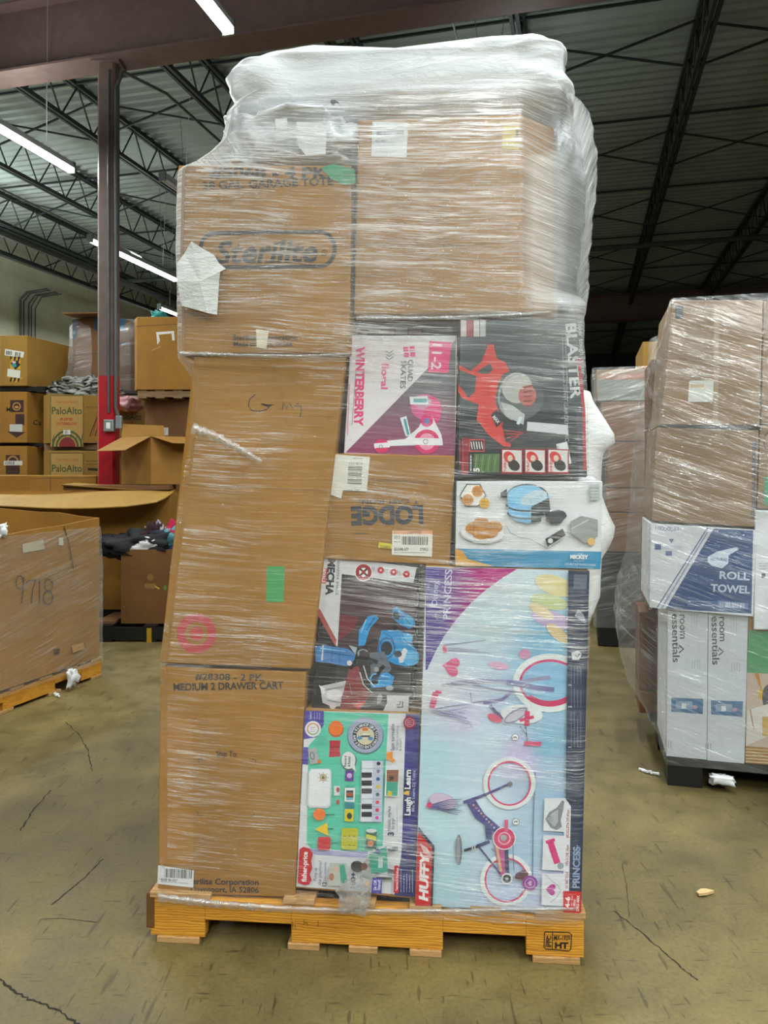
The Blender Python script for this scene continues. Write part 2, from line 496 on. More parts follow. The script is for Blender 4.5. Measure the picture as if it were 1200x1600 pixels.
    def heart(s, cx, cy, r, col, ang=0):
        ca, sa = math.cos(R(ang)), math.sin(R(ang)); pts = []
        for i in range(30):
            t = 2 * math.pi * i / 30
            x = 16 * math.sin(t) ** 3 / 16 * r; y = -(13 * math.cos(t) - 5 * math.cos(2 * t) - 2 * math.cos(3 * t) - math.cos(4 * t)) / 16 * r
            pts.append((cx + x * ca - y * sa, cy + x * sa + y * ca))
        s.poly(pts, col)
    def build(s, name, parent, mat=None):
        return mesh(name, s.v, s.f, mat or INK, parent, cols=s.c)

def carton(name, label, cat, quad, d, depth, mat, fr=MAIN, group=None, bevel=.004, body='carton_body', rise=0):
    """quad = the four front corners (TL TR BR BL) as seen; the box runs back by depth"""
    c = [fr.sz(x, y, d) for x, y in quad]
    s0 = sum(a for a, z in c) / 4; z0 = min(z for a, z in c)
    root = thing(name, label, cat, fr.W(s0, d + depth / 2, z0), group)
    front = [fr.W(a, d, z) for a, z in c]; back = [fr.W(a, d + depth, z) for a, z in c]
    m = MB()
    f, b = front, back     # TL TR BR BL
    m.hexa([f[3], f[2], b[2], b[3], f[0], f[1], b[1], b[0]])
    m.build(body, mat, root, bevel=bevel)
    return root

def rloop(sL, sR, dF, dB, r, nf, ns):
    """points of a rounded rectangle, front side first, left to right"""
    pts = []; r = min(r, (sR - sL) / 2.01, (dB - dF) / 2.01)
    for i in range(nf + 1): pts.append((sL + r + (sR - sL - 2 * r) * i / nf, dF, 0, -1))
    for i in range(1, 5): t = R(-90 + 90 * i / 5); pts.append((sR - r + r * math.cos(t), dF + r + r * math.sin(t), math.cos(t), math.sin(t)))
    for i in range(ns + 1): pts.append((sR, dF + r + (dB - dF - 2 * r) * i / ns, 1, 0))
    for i in range(1, 5): t = R(90 * i / 5); pts.append((sR - r + r * math.cos(t), dB - r + r * math.sin(t), math.cos(t), math.sin(t)))
    for i in range(ns + 1): pts.append((sR - r - (sR - sL - 2 * r) * i / ns, dB, 0, 1))
    for i in range(1, 5): t = R(90 + 90 * i / 5); pts.append((sL + r + r * math.cos(t), dB - r + r * math.sin(t), math.cos(t), math.sin(t)))
    for i in range(ns + 1): pts.append((sL, dB - r - (dB - dF - 2 * r) * i / ns, -1, 0))
    for i in range(1, 5): t = R(180 + 90 * i / 5); pts.append((sL + r + r * math.cos(t), dF + r + r * math.sin(t), math.cos(t), math.sin(t)))
    return pts
def shell(fr, keys, nz, nf, ns, amp, name, mat, parent, cap=True, seed=0, ampfn=None, warp=None):
    """keys: (z, sL, sR, dF, dB, r) from bottom up"""
    tot = [0]
    for a, b in zip(keys, keys[1:]):
        tot.append(tot[-1] + math.sqrt((a[0] - b[0]) ** 2 + (a[1] - b[1]) ** 2 * .5 + (a[2] - b[2]) ** 2 * .5 + (a[3] - b[3]) ** 2))
    vs = []; uv = []; fs = []; n = None
    for j in range(nz + 1):
        t = tot[-1] * j / nz; k = 0
        while k < len(keys) - 2 and tot[k + 1] < t: k += 1
        e = (t - tot[k]) / max(1e-9, tot[k + 1] - tot[k])
        z, sL, sR, dF, dB, r = (keys[k][i] * (1 - e) + keys[k + 1][i] * e for i in range(6))
        lp = rloop(sL, sR, dF, dB, r, nf, ns); n = len(lp); per = 0; prev = None
        for (a, d, nx, ny) in lp:
            if prev: per += math.hypot(a - prev[0], d - prev[1])
            prev = (a, d)
            if warp and ny < 0: d = warp(a, d, z)
            A = amp * (ampfn(a, d, z) if ampfn else 1)
            q = noise.noise(Vector((a * 2.2 + seed, d * 2.2, z * 26 + a * 2))) * .6 + noise.noise(Vector((a * 6 + seed, d * 6, z * 60 - a * 7))) * .35 \
                + noise.noise(Vector((a * 5, d * 5 + seed, z * 5))) * 1.1
            q = q * A + A * .6
            vs.append(fr.W(a + nx * q, d + ny * q, z)); uv.append((per, t))
    for j in range(nz):
        for i in range(n):
            i2 = (i + 1) % n; a = j * n + i; b = j * n + i2
            fs.append((a, b, b + n, a + n))
    if cap:
        k = keys[-1]; c = len(vs); vs.append(fr.W((k[1] + k[2]) / 2, (k[3] + k[4]) / 2, k[0] + .004)); uv.append((.5, tot[-1] + .3))
        for i in range(n): fs.append((nz * n + i, nz * n + (i + 1) % n, c))
    return mesh(name, vs, fs, mat, parent, smooth=True, uvs=uv)
def pillow(name, fr, s0, s1, d0, d1, z0, z1, mat, parent=None, e1=.35, e2=.35, amp=.012, seed=0, nu=96, nv=48):
    """soft stuffed bag: superellipsoid with puckers"""
    vs = []; fs = []
    a, b, c = (s1 - s0) / 2, (d1 - d0) / 2, (z1 - z0) / 2
    sg = lambda x, e: math.copysign(abs(x) ** e, x)
    for j in range(nv + 1):
        ph = -math.pi / 2 + math.pi * j / nv
        for i in range(nu):
            th = 2 * math.pi * i / nu
            x = sg(math.cos(ph), e1) * sg(math.cos(th), e2); y = sg(math.cos(ph), e1) * sg(math.sin(th), e2); z = sg(math.sin(ph), e1)
            q = 1 + (noise.noise(Vector((x * 2 + seed, y * 2, z * 2))) * 1.3 + noise.noise(Vector((x * 6, y * 6 + seed, z * 7))) * .6) * amp / max(.05, min(a, b, c))
            vs.append(fr.W((s0 + s1) / 2 + x * a * q, (d0 + d1) / 2 + y * b * q, (z0 + z1) / 2 + z * c * q))
    for j in range(nv):
        for i in range(nu):
            k = j * nu + i; l = j * nu + (i + 1) % nu; fs.append((k, l, l + nu, k + nu))
    return mesh(name, vs, fs, mat, parent, smooth=True)

# ================================================================== the building
def struct(o, label=None): o['kind'] = 'structure'; return o
struct(mesh('floor', [(-16, -9, 0), (24, -9, 0), (24, 40, 0), (-16, 40, 0)], [(0, 1, 2, 3)], FLOOR))
# ribbed steel deck: the ribs run along the girders
vs = []; fs = []; q = -8.0; k = 0; ZD = 6.46; P0, P1 = -12.2, 22
while q < 36:
    for dq, dz in ((0, 0), (.035, .045), (.095, .045), (.13, 0)):
        vs += [B(P0, q + dq, ZD + dz), B(P1, q + dq, ZD + dz)]
    q += .19
n = len(vs) // 2
fs = [(2 * i, 2 * i + 1, 2 * i + 3, 2 * i + 2) for i in range(n - 1)]
struct(mesh('ceiling', vs, fs, DECK))
# left wall (runs with the joists) and the far wall
def wallquad(name, a, b, z1, mat, th=.2):
    a = Vector(a); b = Vector(b); L = (b - a).length; nrm = Vector((-(b - a).y, (b - a).x)).normalized() * th
    vs = [(a.x, a.y, 0), (b.x, b.y, 0), (b.x, b.y, z1), (a.x, a.y, z1)]
    vs += [(x + nrm.x, y + nrm.y, z) for x, y, z in vs]
    uv = [(0, 0), (L, 0), (L, z1), (0, z1)] * 2
    return struct(mesh(name, vs, [(0, 1, 2, 3), (7, 6, 5, 4), (0, 4, 5, 1), (1, 5, 6, 2), (2, 6, 7, 3), (3, 7, 4, 0)], mat, uvs=uv))
a, b = B(-12, -6, 0), B(-12, 35, 0)
wallquad('wall_left', (a.x, a.y), (b.x, b.y), ZD, WALL)
a, b = B(-12.2, 35, 0), B(22, 35, 0)
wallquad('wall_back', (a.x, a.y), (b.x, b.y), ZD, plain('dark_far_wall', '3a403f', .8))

GBZ = 5.50; GTZ = 6.22
def girder(q, p0, p1, label):
    r = thing('roof_girder', label, 'girder', B((p0 + p1) / 2, q, GBZ)); r['kind'] = 'structure'
    T = lambda p, qq, z: B(p, qq, z)
    m = MB(); m.box(p0, p1, q - .012, q + .012, GBZ + .02, GTZ - .02, T); m.build('web', GIRD, r)
    m = MB(); m.box(p0, p1, q - .16, q + .16, GBZ, GBZ + .022, T); m.build('bottom_flange', GIRD, r)
    m = MB(); m.box(p0, p1, q - .16, q + .16, GTZ - .022, GTZ, T); m.build('top_flange', GIRD, r)
girder(6.9, -12, 14, 'brown steel roof girder across the top of the photo on the red column')
girder(22.3, -12, 20, 'dark roof girder far behind, above the right-hand pallet load')

def joist(p, q0, q1, label):
    r = thing('roof_joist', label, 'roof joist', B(p, (q0 + q1) / 2, GTZ), 'open web roof joists'); r['kind'] = 'structure'
    zb, zt = 5.86, 6.44
    m = MB()
    for o in (-.05, .012): m.box(p + o, p + o + .038, q0, q1, zt - .06, zt, B)
    m.build('top_chord', DARKST, r)
    m = MB()
    for o in (-.05, .012): m.box(p + o, p + o + .038, q0 + .4, q1 - .4, zb, zb + .055, B)
    m.build('bottom_chord', DARKST, r)
    m = MB(); x = q0 + .4; up = False
    while x < q1 - .4:
        m.bar(B(p, x, zt - .03 if up else zb + .03), B(p, x + .33, zb + .03 if up else zt - .03), .012, 5); x += .33; up = not up
    m.build('web_rods', DARKST, r)
names = ['at the left wall', 'second from the left wall', 'third from the left wall', 'left of the red column', 'above the lit lamp rows at left', 'left of the big pallet load',
         'over the big pallet load, left side', 'over the big pallet load, right side', 'beam running up the right of the photo', 'near the right edge of the photo', 'farther right', 'far right', 'rightmost']
for i, k in enumerate(range(-7, 6)):
    p = 1.27 + 1.93 * k
    if k < -6: p = -11.7
    joist(p, 6.75, 22.4, 'dark open web roof joist, ' + names[i])
    if k >= -5 and k <= 5: joist(p, 22.4, 35, 'dark open web roof joist beyond the far girder, ' + names[i])
    if k >= -2 and k <= 2: joist(p, -6, 6.75, 'dark open web roof joist in front of the girder, ' + names[i])
# cross bridging between joists
for j, q in enumerate((9.2, 12.1, 15.0, 17.9, 20.7, 25.0, 29.5)):
    m = MB()
    for k in range(-6, 6):
        pa, pb = 1.27 + 1.93 * (k - 1), 1.27 + 1.93 * k
        m.bar(B(pa, q, 5.88), B(pb, q, 6.40), .016, 4); m.bar(B(pa, q + .05, 6.40), B(pb, q + .05, 5.88), .016, 4)
    m.bar(B(-11, q - .5, 6.40), B(12, q - .5, 6.40), .02, 4)
    o = m.build('joist_bridging', DARKST); o['kind'] = 'structure'
    tag(o, 'thin dark cross bracing between the roof joists, row %s from the camera' % ('first', 'second', 'third', 'fourth', 'fifth', 'sixth', 'seventh')[j], 'bracing')
# the overhead sprinkler main
def pipe(name, pts, r, mat, label, cat='pipe', n=8):
    m = MB(); m.tube(pts, r, n); o = m.build(name, mat, smooth=False); return tag(o, label, cat)
pipe('sprinkler_pipe', [B(-11.2, 15.8, 5.75), B(6, 15.8, 5.75)], .05, STEEL, 'thin grey sprinkler pipe crossing under the roof joists')
pipe('sprinkler_pipe', [B(-9.8, 8, 5.5), B(-9.8, 30, 5.5)], .07, STEEL, 'long grey pipe running along the left wall under the joists')
pipe('hanging_conduit', [B(-1.25, 4.2, 6.2), B(-1.25, 9.5, 5.6)], .012, GALV, 'thin pale conduit sloping from the roof to the top of the big load')

# the column with its red lower part
cx, cy = gx(170, 7.86), 7.86
r = thing('steel_column', 'tall brown steel column with its lower part painted red', 'column', (cx, cy, 0)); r['kind'] = 'structure'
def coltube(z0, z1, nm, mat, h=.088):
    m = MB(); c = .02
    foot = [(-h + c, -h), (h - c, -h), (h, -h + c), (h, h - c), (h - c, h), (-h + c, h), (-h, h - c), (-h, -h + c)]
    m.prism([(cx + x, cy + y) for x, y in foot], z0, z1); m.build(nm, mat, r)
coltube(2.31, GBZ, 'brown_shaft', plain('column_brown_paint', '62504a', .45))
coltube(0.01, 2.31, 'red_shaft', plain('column_red_paint', 'a0101f', .35), .0885)
m = MB(); m.box(cx - .15, cx + .15, cy - .15, cy + .15, 0, .02); m.build('base_plate', DARKST, r)
m = MB(); m.box(cx - .14, cx + .14, cy - .12, cy + .12, GBZ - .02, GBZ); m.build('cap_plate', GIRD, r)
yf = cy - .088 - .016
r = thing('electrical_conduit', 'grey conduit running down the column face into a junction box', 'conduit', (cx + .02, yf, 1.8))
m = MB(); m.tube([(cx + .035, yf, GBZ - .1), (cx + .035, yf, 1.93)], .013); m.build('conduit_tube', GREYPIPE, r)
m = MB(); m.box(cx + .0, cx + .10, yf - .05, yf + .015, 1.74, 1.86); m.build('junction_box', GALV, r, bevel=.006)
m = MB(); m.box(cx + .03, cx + .07, yf - .053, yf - .05, 1.77, 1.83); m.build('cover_plate', PAPER, r)
r = thing('electrical_conduit', 'thicker grey conduit beside the column, bent out to the roof at its top', 'conduit', (cx + .115, yf, 1.8))
m = MB(); m.tube([(cx + .9, cy + 2.4, 5.5), (cx + .45, cy + .5, 5.45), (cx + .15, cy - .02, 5.42), (cx + .108, yf, 5.2), (cx + .108, yf, 1.98), (cx + .13, yf, 1.9)], .018); m.build('conduit_tube', GREYPIPE, r)
m = MB(); m.box(cx + .115, cx + .175, yf - .035, yf + .02, 1.77, 1.9); m.build('outlet_box', GALV, r, bevel=.005)

# conduits on the left wall
for i, (px, rr, lb) in enumerate(((32, 0.027, 'thick grey pipe going down the left wall, leftmost'), (37, 0.018, 'grey pipe beside the thick pipe on the left wall'), (45, 0.018, 'third grey pipe on the left wall'),
                                 (49, 0.015, 'fourth grey pipe on the left wall'), (55, 0.015, 'rightmost grey pipe on the left wall'))):
    a = (px - 600) / F; Y = -11.9 / (.968 * a - .25); X = a * Y
    p = .968 * X - .25 * Y; q = .25 * X + .968 * Y
    pipe('wall_conduit', [B(p, q, .3), B(p, q, 5.1 - .03 * i), B(p + .12, q + .06, 5.25), B(p + .6, q + .1, 5.3)], rr, GREYPIPE, lb, 'conduit')

# ------------------------------------------------------------------ fluorescent fixtures
def lamp(p, q, label, z=4.7, L=2.4, on=True, wires=True, power=1.0, uplight=.22):
    r = thing('fluorescent_light', label, 'ceiling light', B(p, q, z), 'hanging fluorescent strip lights')
    T = lambda a, b, c: B(p + a, q + b, z + c)
    m = MB(); m.hexa([T(-.05, -L / 2, 0), T(.05, -L / 2, 0), T(.05, L / 2, 0), T(-.05, L / 2, 0), T(-.03, -L / 2, .07), T(.03, -L / 2, .07), T(.03, L / 2, .07), T(-.03, L / 2, .07)])
    m.build('lamp_housing', WHITEB, r)
    for s in (-1, 1):
        m = MB(); m.box(-.048, .048, s * L / 2 - .012, s * L / 2 + .012, -.05, .07, T); m.build('end_cap', GALV, r)
        m = MB(); m.bar(T(s * .027, -L / 2 + .02, -.022), T(s * .027, L / 2 - .02, -.022), .018, 10)
        m.build('tube', TUBE if on else WHITEB, r, smooth=True)
        if wires:
            m = MB(); y = s * L * .33
            m.bar(T(0, y, .07), T(-.25, y + .3, ZD - z), .004, 4); m.bar(T(0, y, .07), T(.25, y - .3, ZD - z), .004, 4); m.build('hanging_wire', GALV, r)
    if on:
        for up in (0, 1):      # bare tubes light the floor and, less, the deck
            ld = bpy.data.lights.new('fluorescent_glow', 'AREA'); ld.shape = 'RECTANGLE'; ld.size = .14; ld.size_y = L - .05
            ld.energy = LAMP_W * (power if not up else uplight); ld.color = (.96, 1.0, .97)
            lo = bpy.data.objects.new('fluorescent_glow', ld); COL.objects.link(lo); lo.parent = r
            lo.location = (0, 0, .085 if up else -.055); lo.rotation_euler = (math.pi if up else 0, 0, math.atan2(-D1[0], D1[1]) * (-1 if up else 1))
lamp(-5.5, 6.2, 'lit strip light at the left edge of the photo', uplight=.6)
lamp(-6.9, 10.9, 'lit strip light just right of the column, farther off')
lamp(-2.6, 4.15, 'lit strip light at the top edge, nearest to the camera', uplight=.6)
lamp(-8.4, 15.3, 'small distant lit strip light left of the load', power=3.0)
lamp(9.2, 21.0, 'tiny distant lit strip light at the right edge', z=5.2)
lamp(-5.2, 10.5, 'unlit strip light beyond the column', z=5.1, L=3.4, on=False)
# rows of the same lights over and behind the camera and behind the load
lamp(-.9, 8.6, 'lit strip light hidden behind the big load', power=1.2)
lamp(-8.6, 7.4, 'unseen strip light added to brighten the left wall, nearer the camera', power=1.6)  # unseen lamp, added to brighten the left wall
lamp(-10.3, 10.3, 'unseen strip light added close to the left wall to brighten it', power=7, uplight=2)  # second unseen lamp, added close by for a brighter left wall
lamp(0.1, 3.0, 'lit strip light directly above the big load', power=2.6)
lamp(-2.6, .2, 'lit strip light overhead left of the camera', power=.5)
lamp(-2.6, -3.2, 'lit strip light behind the camera at left', power=2.0)
lamp(2.3, -.3, 'lit strip light overhead just right of the camera', power=2.2)
lamp(.7, -3.8, 'lit strip light behind the camera', power=4.0)
lamp(3.9, .6, 'lit strip light overhead right of the camera', power=2.6)
lamp(3.9, -3.0, 'lit strip light behind the camera at right', power=2.4)
lamp(3.9, 5.0, 'lit strip light over the right-hand load', power=.6)
lamp(-5.5, 1.2, 'lit strip light overhead far left of the camera', power=1.2)
# conduit lines that carry the lamps
pipe('lamp_rail', [B(-6.9, 3, 4.80), B(-6.9, 19, 4.80)], .012, GALV, 'thin rail carrying the farther lamps at left')
pipe('lamp_rail', [B(-9.3, 5, 4.9), B(-9.3, 22, 4.9)], .02, GALV, 'thin rail near the left wall')

# ================================================================== stacks in the left background
def bin_box(name, label, foot, z0, z1, mat, group=None, open_top=False, cat='cardboard box', bevel=0):
    """foot = footprint seen from above, counter-clockwise"""
    cx_ = sum(p[0] for p in foot) / len(foot); cy_ = sum(p[1] for p in foot) / len(foot)
    r = thing(name, label, cat, (cx_, cy_, z0), group)
    if not open_top:
        m = MB(); m.prism(foot, z0, z1); m.build('carton_body', mat, r, bevel=.006)
    else:
        inn = [(cx_ + (x - cx_) * (1 - .02), cy_ + (y - cy_) * (1 - .02)) for x, y in foot]
        n = len(foot); vs = [(x, y, z0) for x, y in foot] + [(x, y, z1 + .01 * math.sin(i * 2.3)) for i, (x, y) in enumerate(foot)] + \
            [(x, y, z1 + .01 * math.sin(i * 2.3)) for i, (x, y) in enumerate(inn)] + [(x, y, z0 + .02) for x, y in inn]
        fs = [tuple(range(n - 1, -1, -1)), tuple(range(3 * n, 4 * n))]
        for i in range(n):
            j = (i + 1) % n
            fs += [(i, j, n + j, n + i), (n + i, n + j, 2 * n + j, 2 * n + i), (2 * n + i, 2 * n + j, 3 * n + j, 3 * n + i)]
        mesh('carton_body', vs, fs, mat, r)
    return r
def oct_foot(pxs, Ys, depth, dx=(.1, .968)):
    """front points from pixels + depths, then the back mirrored along dx"""
    fr = [(gx(p, Y), Y) for p, Y in zip(pxs, Ys)]
    bk = [(x + dx[0] * depth, y + dx[1] * depth) for x, y in reversed((fr[0], fr[-1]))]
    return fr + bk
def slatpallet(label, x0, x1, y0, y1, z0, h, mat, group=None, fr=None, nb=4):
    T = (lambda a, b, c: fr.W(a, b, c)) if fr else (lambda a, b, c: Vector((a, b, c)))
    r = thing('pallet', label, 'pallet', T((x0 + x1) / 2, (y0 + y1) / 2, z0), group)
    for i in range(3):
        y = y0 + (y1 - y0 - .05) * i / 2
        m = MB(); m.box(x0, x1, y, y + .05, z0 + h * .15, z0 + h * .85, T); m.build('stringer', mat, r)
    for i in range(nb):
        x = x0 + (x1 - x0 - .1) * i / (nb - 1)
        m = MB(); m.box(x, x + .1, y0, y1, z0 + h * .85, z0 + h, T); m.build('deck_board', mat, r)
        m = MB(); m.box(x, x + .1, y0, y1, z0, z0 + h * .15, T); m.build('bottom_board', mat, r)
    return r
class Face:
    """an Art frame through two floor points"""
    def __new__(c, a, b): return Frame(a[0], a[1], b[0] - a[0], b[1] - a[1])

# --- stack A, at the left edge of the photo
fa = [(gx(-30, 9.5), 9.5), (gx(2, 9.2), 9.2), (gx(42, 9.2), 9.2), (gx(102, 9.9), 9.9), (gx(102, 9.9) + .1, 10.4), (gx(-30, 9.5) + .1, 10.5)]
zA = [.0, .14, gz(697, 9.2), gz(686, 9.2), gz(612, 9.2), gz(603, 9.2), gz(524, 9.2)]
r = bin_box('bulk_carton', 'tall kraft bulk carton on the floor at the left edge, lowest of its stack', fa, .14, zA[2], KRAFT2)
A = Art(Face(fa[1], fa[2]), 0); A.rect(9, 711, 31, 740, '3b1f1c'); A.ring(20, 721, 9, 9, 2.5, 'a07a44'); A.rect(6, 720, 35, 727, 'c9c8c0'); A.bars(8, 721, 14, 5, seed=4); A.rect(10, 727, 30, 741, '3b1f1c'); A.build('printed_label', r, INKM)
slatpallet('dark pallet under the leftmost bulk cartons, on the floor', fa[0][0] + .05, fa[3][0], 9.35, 10.3, 0, .14, PLBLK)
r = bin_box('bulk_carton', 'kraft bulk carton with a round brown emblem, second from the top at the left edge', fa, zA[2] + .04, zA[4], KRAFT2)
A = Art(Face(fa[1], fa[2]), 0)
A.rect(16, 625, 37, 644, '3b1f1c'); A.ring(26, 635, 6.5, 6.5, 1.6, 'b58a4a'); A.el(26, 636, 3.4, 2, 'b58a4a'); A.rect(24, 647, 38, 664, '3b1f1c'); A.rect(15, 663, 35, 676, 'b9bcb8')
A.poly([(11, 674), (40, 675), (26, 684)], '3b1f1c'); A.text('M', 10, 643, 7, '2a2320', bold=.01); A.build('printed_label', r, INKM)
A = Art(Face(fa[2], fa[3]), 0); A.text('Ca', 52, 664, 8, '2a2320', bold=.01); A.build('marker_writing', r, INKM)
slatpallet('dark pallet between the leftmost lower cartons', fa[0][0] + .05, fa[3][0], 9.35, 10.3, zA[2], .04, PLBLK)
slatpallet('black pallet under the top left bulk carton', fa[0][0] + .02, fa[3][0] + .02, 9.25, 10.3, zA[4], zA[5] - zA[4], PLBLK)
r = bin_box('bulk_carton', 'closed kraft bulk carton with black and yellow chevrons, topmost at the left edge', fa, zA[5], zA[6], KRAFTY)
A = Art(Face(fa[1], fa[2]), 0)
A.poly([(8, 545), (38, 550), (36, 559), (7, 555)], 'd3d4cc'); A.bars(10, 548, 9, 6, 6, seed=5); A.bars(24, 550, 9, 6, 6, seed=6)
for y0, y1 in ((557, 577), (588, 598)):
    A.rect(16, y0, 32, y1, 'c79a22') if y0 < 580 else A.poly([(12, 589), (37, 590), (24, 598)], 'c79a22')
    for k in range(3):
        x = 16 + k * 6
        if y0 < 580: A.poly([(x, y0), (x + 4, y0), (x + 1, y0 + 9), (x - 1, y0 + 9)] if k else [(16, y0), (20, y0), (16, y0 + 7)], '1c1b19')
        else: A.poly([(x, 590), (x + 4, 590), (x + 1, 597), (x - 1, 596)], '1c1b19')
A.poly([(16, 567), (26, 563), (32, 570), (24, 578)], '1c1b19'); A.el(22, 571, 4, 3, '2f8f8c'); A.el(22, 566, 3, 2, 'c9b0c8')
A.poly([(12, 576), (32, 579), (31, 591), (11, 588)], 'd3d4cc'); A.build('printed_label', r, INKM)

# --- stack B, bins printed with a farm name
fb = [(gx(68, 9.15), 9.15), (gx(78, 9.0), 9.0), (gx(131, 9.0), 9.0), (gx(186, 9.25), 9.25), (gx(225, 9.6), 9.6), (gx(225, 9.6) + .2, 10.25), (gx(68, 9.15) + .2, 10.25)]
zb1, zb2, zb3, zb4 = gz(704, 9.0), gz(692, 9.0), gz(616, 9.0), gz(604, 9.4)
slatpallet('dark pallet on the floor below the farm produce bins', fb[0][0] + .05, fb[4][0], 9.3, 10.2, 0, .14, PLBLK)
r = bin_box('produce_bin', 'lower kraft produce bin with green lettering, left of the column', fb, .14, zb1, KRAFTY)
f2 = Face(fb[1], fb[2])
def farm(A, y, full=True):
    A.rect(79, y, 130, y + 80, 'a88747')
    for a, b in (((79, y), (79, y + 75)), ((130, y), (130, y + 75)), ((79, y), (130, y))): A.line([a, b], 1.2, '4b4a24')
    A.text('Fresh from the farm', 88, y + 12, 4, 'a33a22', wd=34)
    A.text('PaloAlto', 81, y + 29, 11, '2f4724', bold=.012, wd=47)
    if full:
        A.text('RIPE', 94, y + 39, 4, 'a8321f', bold=.02, wd=20); A.text('WATERMELONS', 88, y + 46, 4, 'a8321f', bold=.02, wd=32)
        A.ring(105, y + 80, 24, 26, 3, '38502a', a0=180, a1=360); A.ring(105, y + 80, 18, 20, 3, '38502a', a0=180, a1=360); A.el(105, y + 80, 13, 15, '7e1f24', a0=180, a1=360)
        for k in range(6): A.line([(82 + k * 9, y + 72), (85 + k * 9, y + 60 - (k % 2) * 4)], 2, '38502a', .5)
A = Art(f2, 0); farm(A, 708, False); A.build('printed_panel', r, INKM)
A = Art(Face(fb[2], fb[3]), 0); A.lines(135, 720, 20, 2, 5, '4b3a24', 0, 1); A.poly([(137, 731), (155, 732), (155, 736), (137, 735)], '2a2420'); A.build('handle_print', r, INKM)
slatpallet('wooden pallet between the two farm produce bins', fb[0][0] + .02, fb[4][0], 9.12, 10.2, zb1, zb2 - zb1, WOODW)
r = bin_box('produce_bin', 'kraft produce bin printed with a farm name, heaped with bags, behind the column', fb, zb2, zb3, KRAFTY, open_top=True)
A = Art(f2, 0); farm(A, 618); A.rect(99, 672, 110, 679, 'd5d5cf'); A.bars(101, 673, 6, 5, seed=8); A.build('printed_panel', r, INKM)
A = Art(Face(fb[2], fb[3]), 0)
for k in range(5): A.line([(140 + k * 4, 682), (152 + (k % 3) * 3, 650 - (k % 2) * 8)], 1.4, ('2a2420', 'a33a22')[k % 2])
A.lines(134, 636, 20, 1, 4, '4b3a24'); A.build('marker_writing', r, INKM)
A = Art(Face(fb[3], fb[4]), 0)
A.rect(187, 626, 225, 700, 'a88747')
A.text('PaloAlto', 186, 656, 10, '2f4724', bold=.012, wd=35); A.text('RIPE', 196, 664, 4, 'a8321f', bold=.02, wd=13); A.text('WATERMELONS', 193, 670, 3.6, 'a8321f', bold=.02, wd=21)
A.ring(201, 696, 16, 22, 3, '38502a', a0=180, a1=360); A.el(201, 694, 9, 12, '7e1f24', a0=180, a1=360); A.build('side_panel_print', r, INKM)
# heap of shiny bags and a soft pink cloth on it
FX = Frame(0, 9.0, 1, 0)
o = pillow('bag_heap', FX, gx(80, 9.2), gx(182, 9.3), .1, .36, zb3 - .12, gz(594, 9.4), FOIL, amp=.05, seed=3, e1=.8, e2=.6, nu=160, nv=80)
tag(o, 'heap of shiny black and white plastic bags spilling over the produce bin', 'plastic bags', kind='stuff')
o = pillow('pink_cloth', FX, gx(182, 9.2), gx(214, 9.2), .02, .45, gz(641, 9.1), gz(619, 9.1), plain('pink_fabric', 'cf9da4', .9), amp=.03, seed=5, e1=.7, e2=.7, nu=32, nv=16)
tag(o, 'pale pink fabric bundle hanging over the rim beside the column', 'cloth')
# upper wrapped carton with blue tape
f3 = [(gx(113, 9.5), 9.5), (gx(168, 9.35), 9.35), (gx(204, 9.6), 9.6), (gx(204, 9.6) + .1, 10.2), (gx(113, 9.5) + .1, 10.2)]
zt0, zt1 = zb3 + .1, gz(496, 9.4)
r = bin_box('tall_carton', 'tall brown double-stacked carton with blue tape corners, behind the column', f3, zt0, zt1, KRAFT3)
A = Art(Face(f3[0], f3[1]), 0)
A.poly([(113, 500), (121, 499), (120, 520), (116, 533), (113, 530)], '2c4a63'); A.rect(147, 494, 158, 516, '33566f'); A.rect(114, 517, 118, 522, '6f9a9c'); A.line([(113, 555), (166, 552)], 1.2, '4d341c'); A.build('blue_tape', r, INKM)
A = Art(Face(f3[1], f3[2]), 0); A.poly([(184, 497), (198, 499), (193, 520), (184, 512)], '33566f'); A.rect(183, 535, 200, 539, '3d3a5a'); A.build('blue_side_tape', r, INKM)
m = MB(); a, b = Vector((f3[0][0] - .03, 9.25, zt1 + .015)), Vector((f3[1][0], 9.1, zt1 - .01))
m.hexa([a, b, Vector((f3[1][0], 9.6, zt1)), Vector((f3[0][0], 9.6, zt1 + .03)), a + Vector((0, 0, .012)), b + Vector((0, 0, .012)), Vector((f3[1][0], 9.6, zt1 + .012)), Vector((f3[0][0], 9.6, zt1 + .045))]); m.build('carton_flap', KRAFT3, r)
FB3 = Face(f3[0], f3[2])
o = shell(FB3, [(zt0 - .04, -.12, .80, -.10, .75, .1), (zt0 + .3, -.04, .80, -.12, .75, .1), (zt1 - .1, -.02, .80, -.11, .72, .1), (zt1 + .03, .02, .85, .05, .7, .1)], 24, 30, 10, .01, 'stretch_wrap', FILM3, None, cap=False)
tag(o, 'loose clear stretch wrap around the tall blue-taped carton', 'stretch wrap')

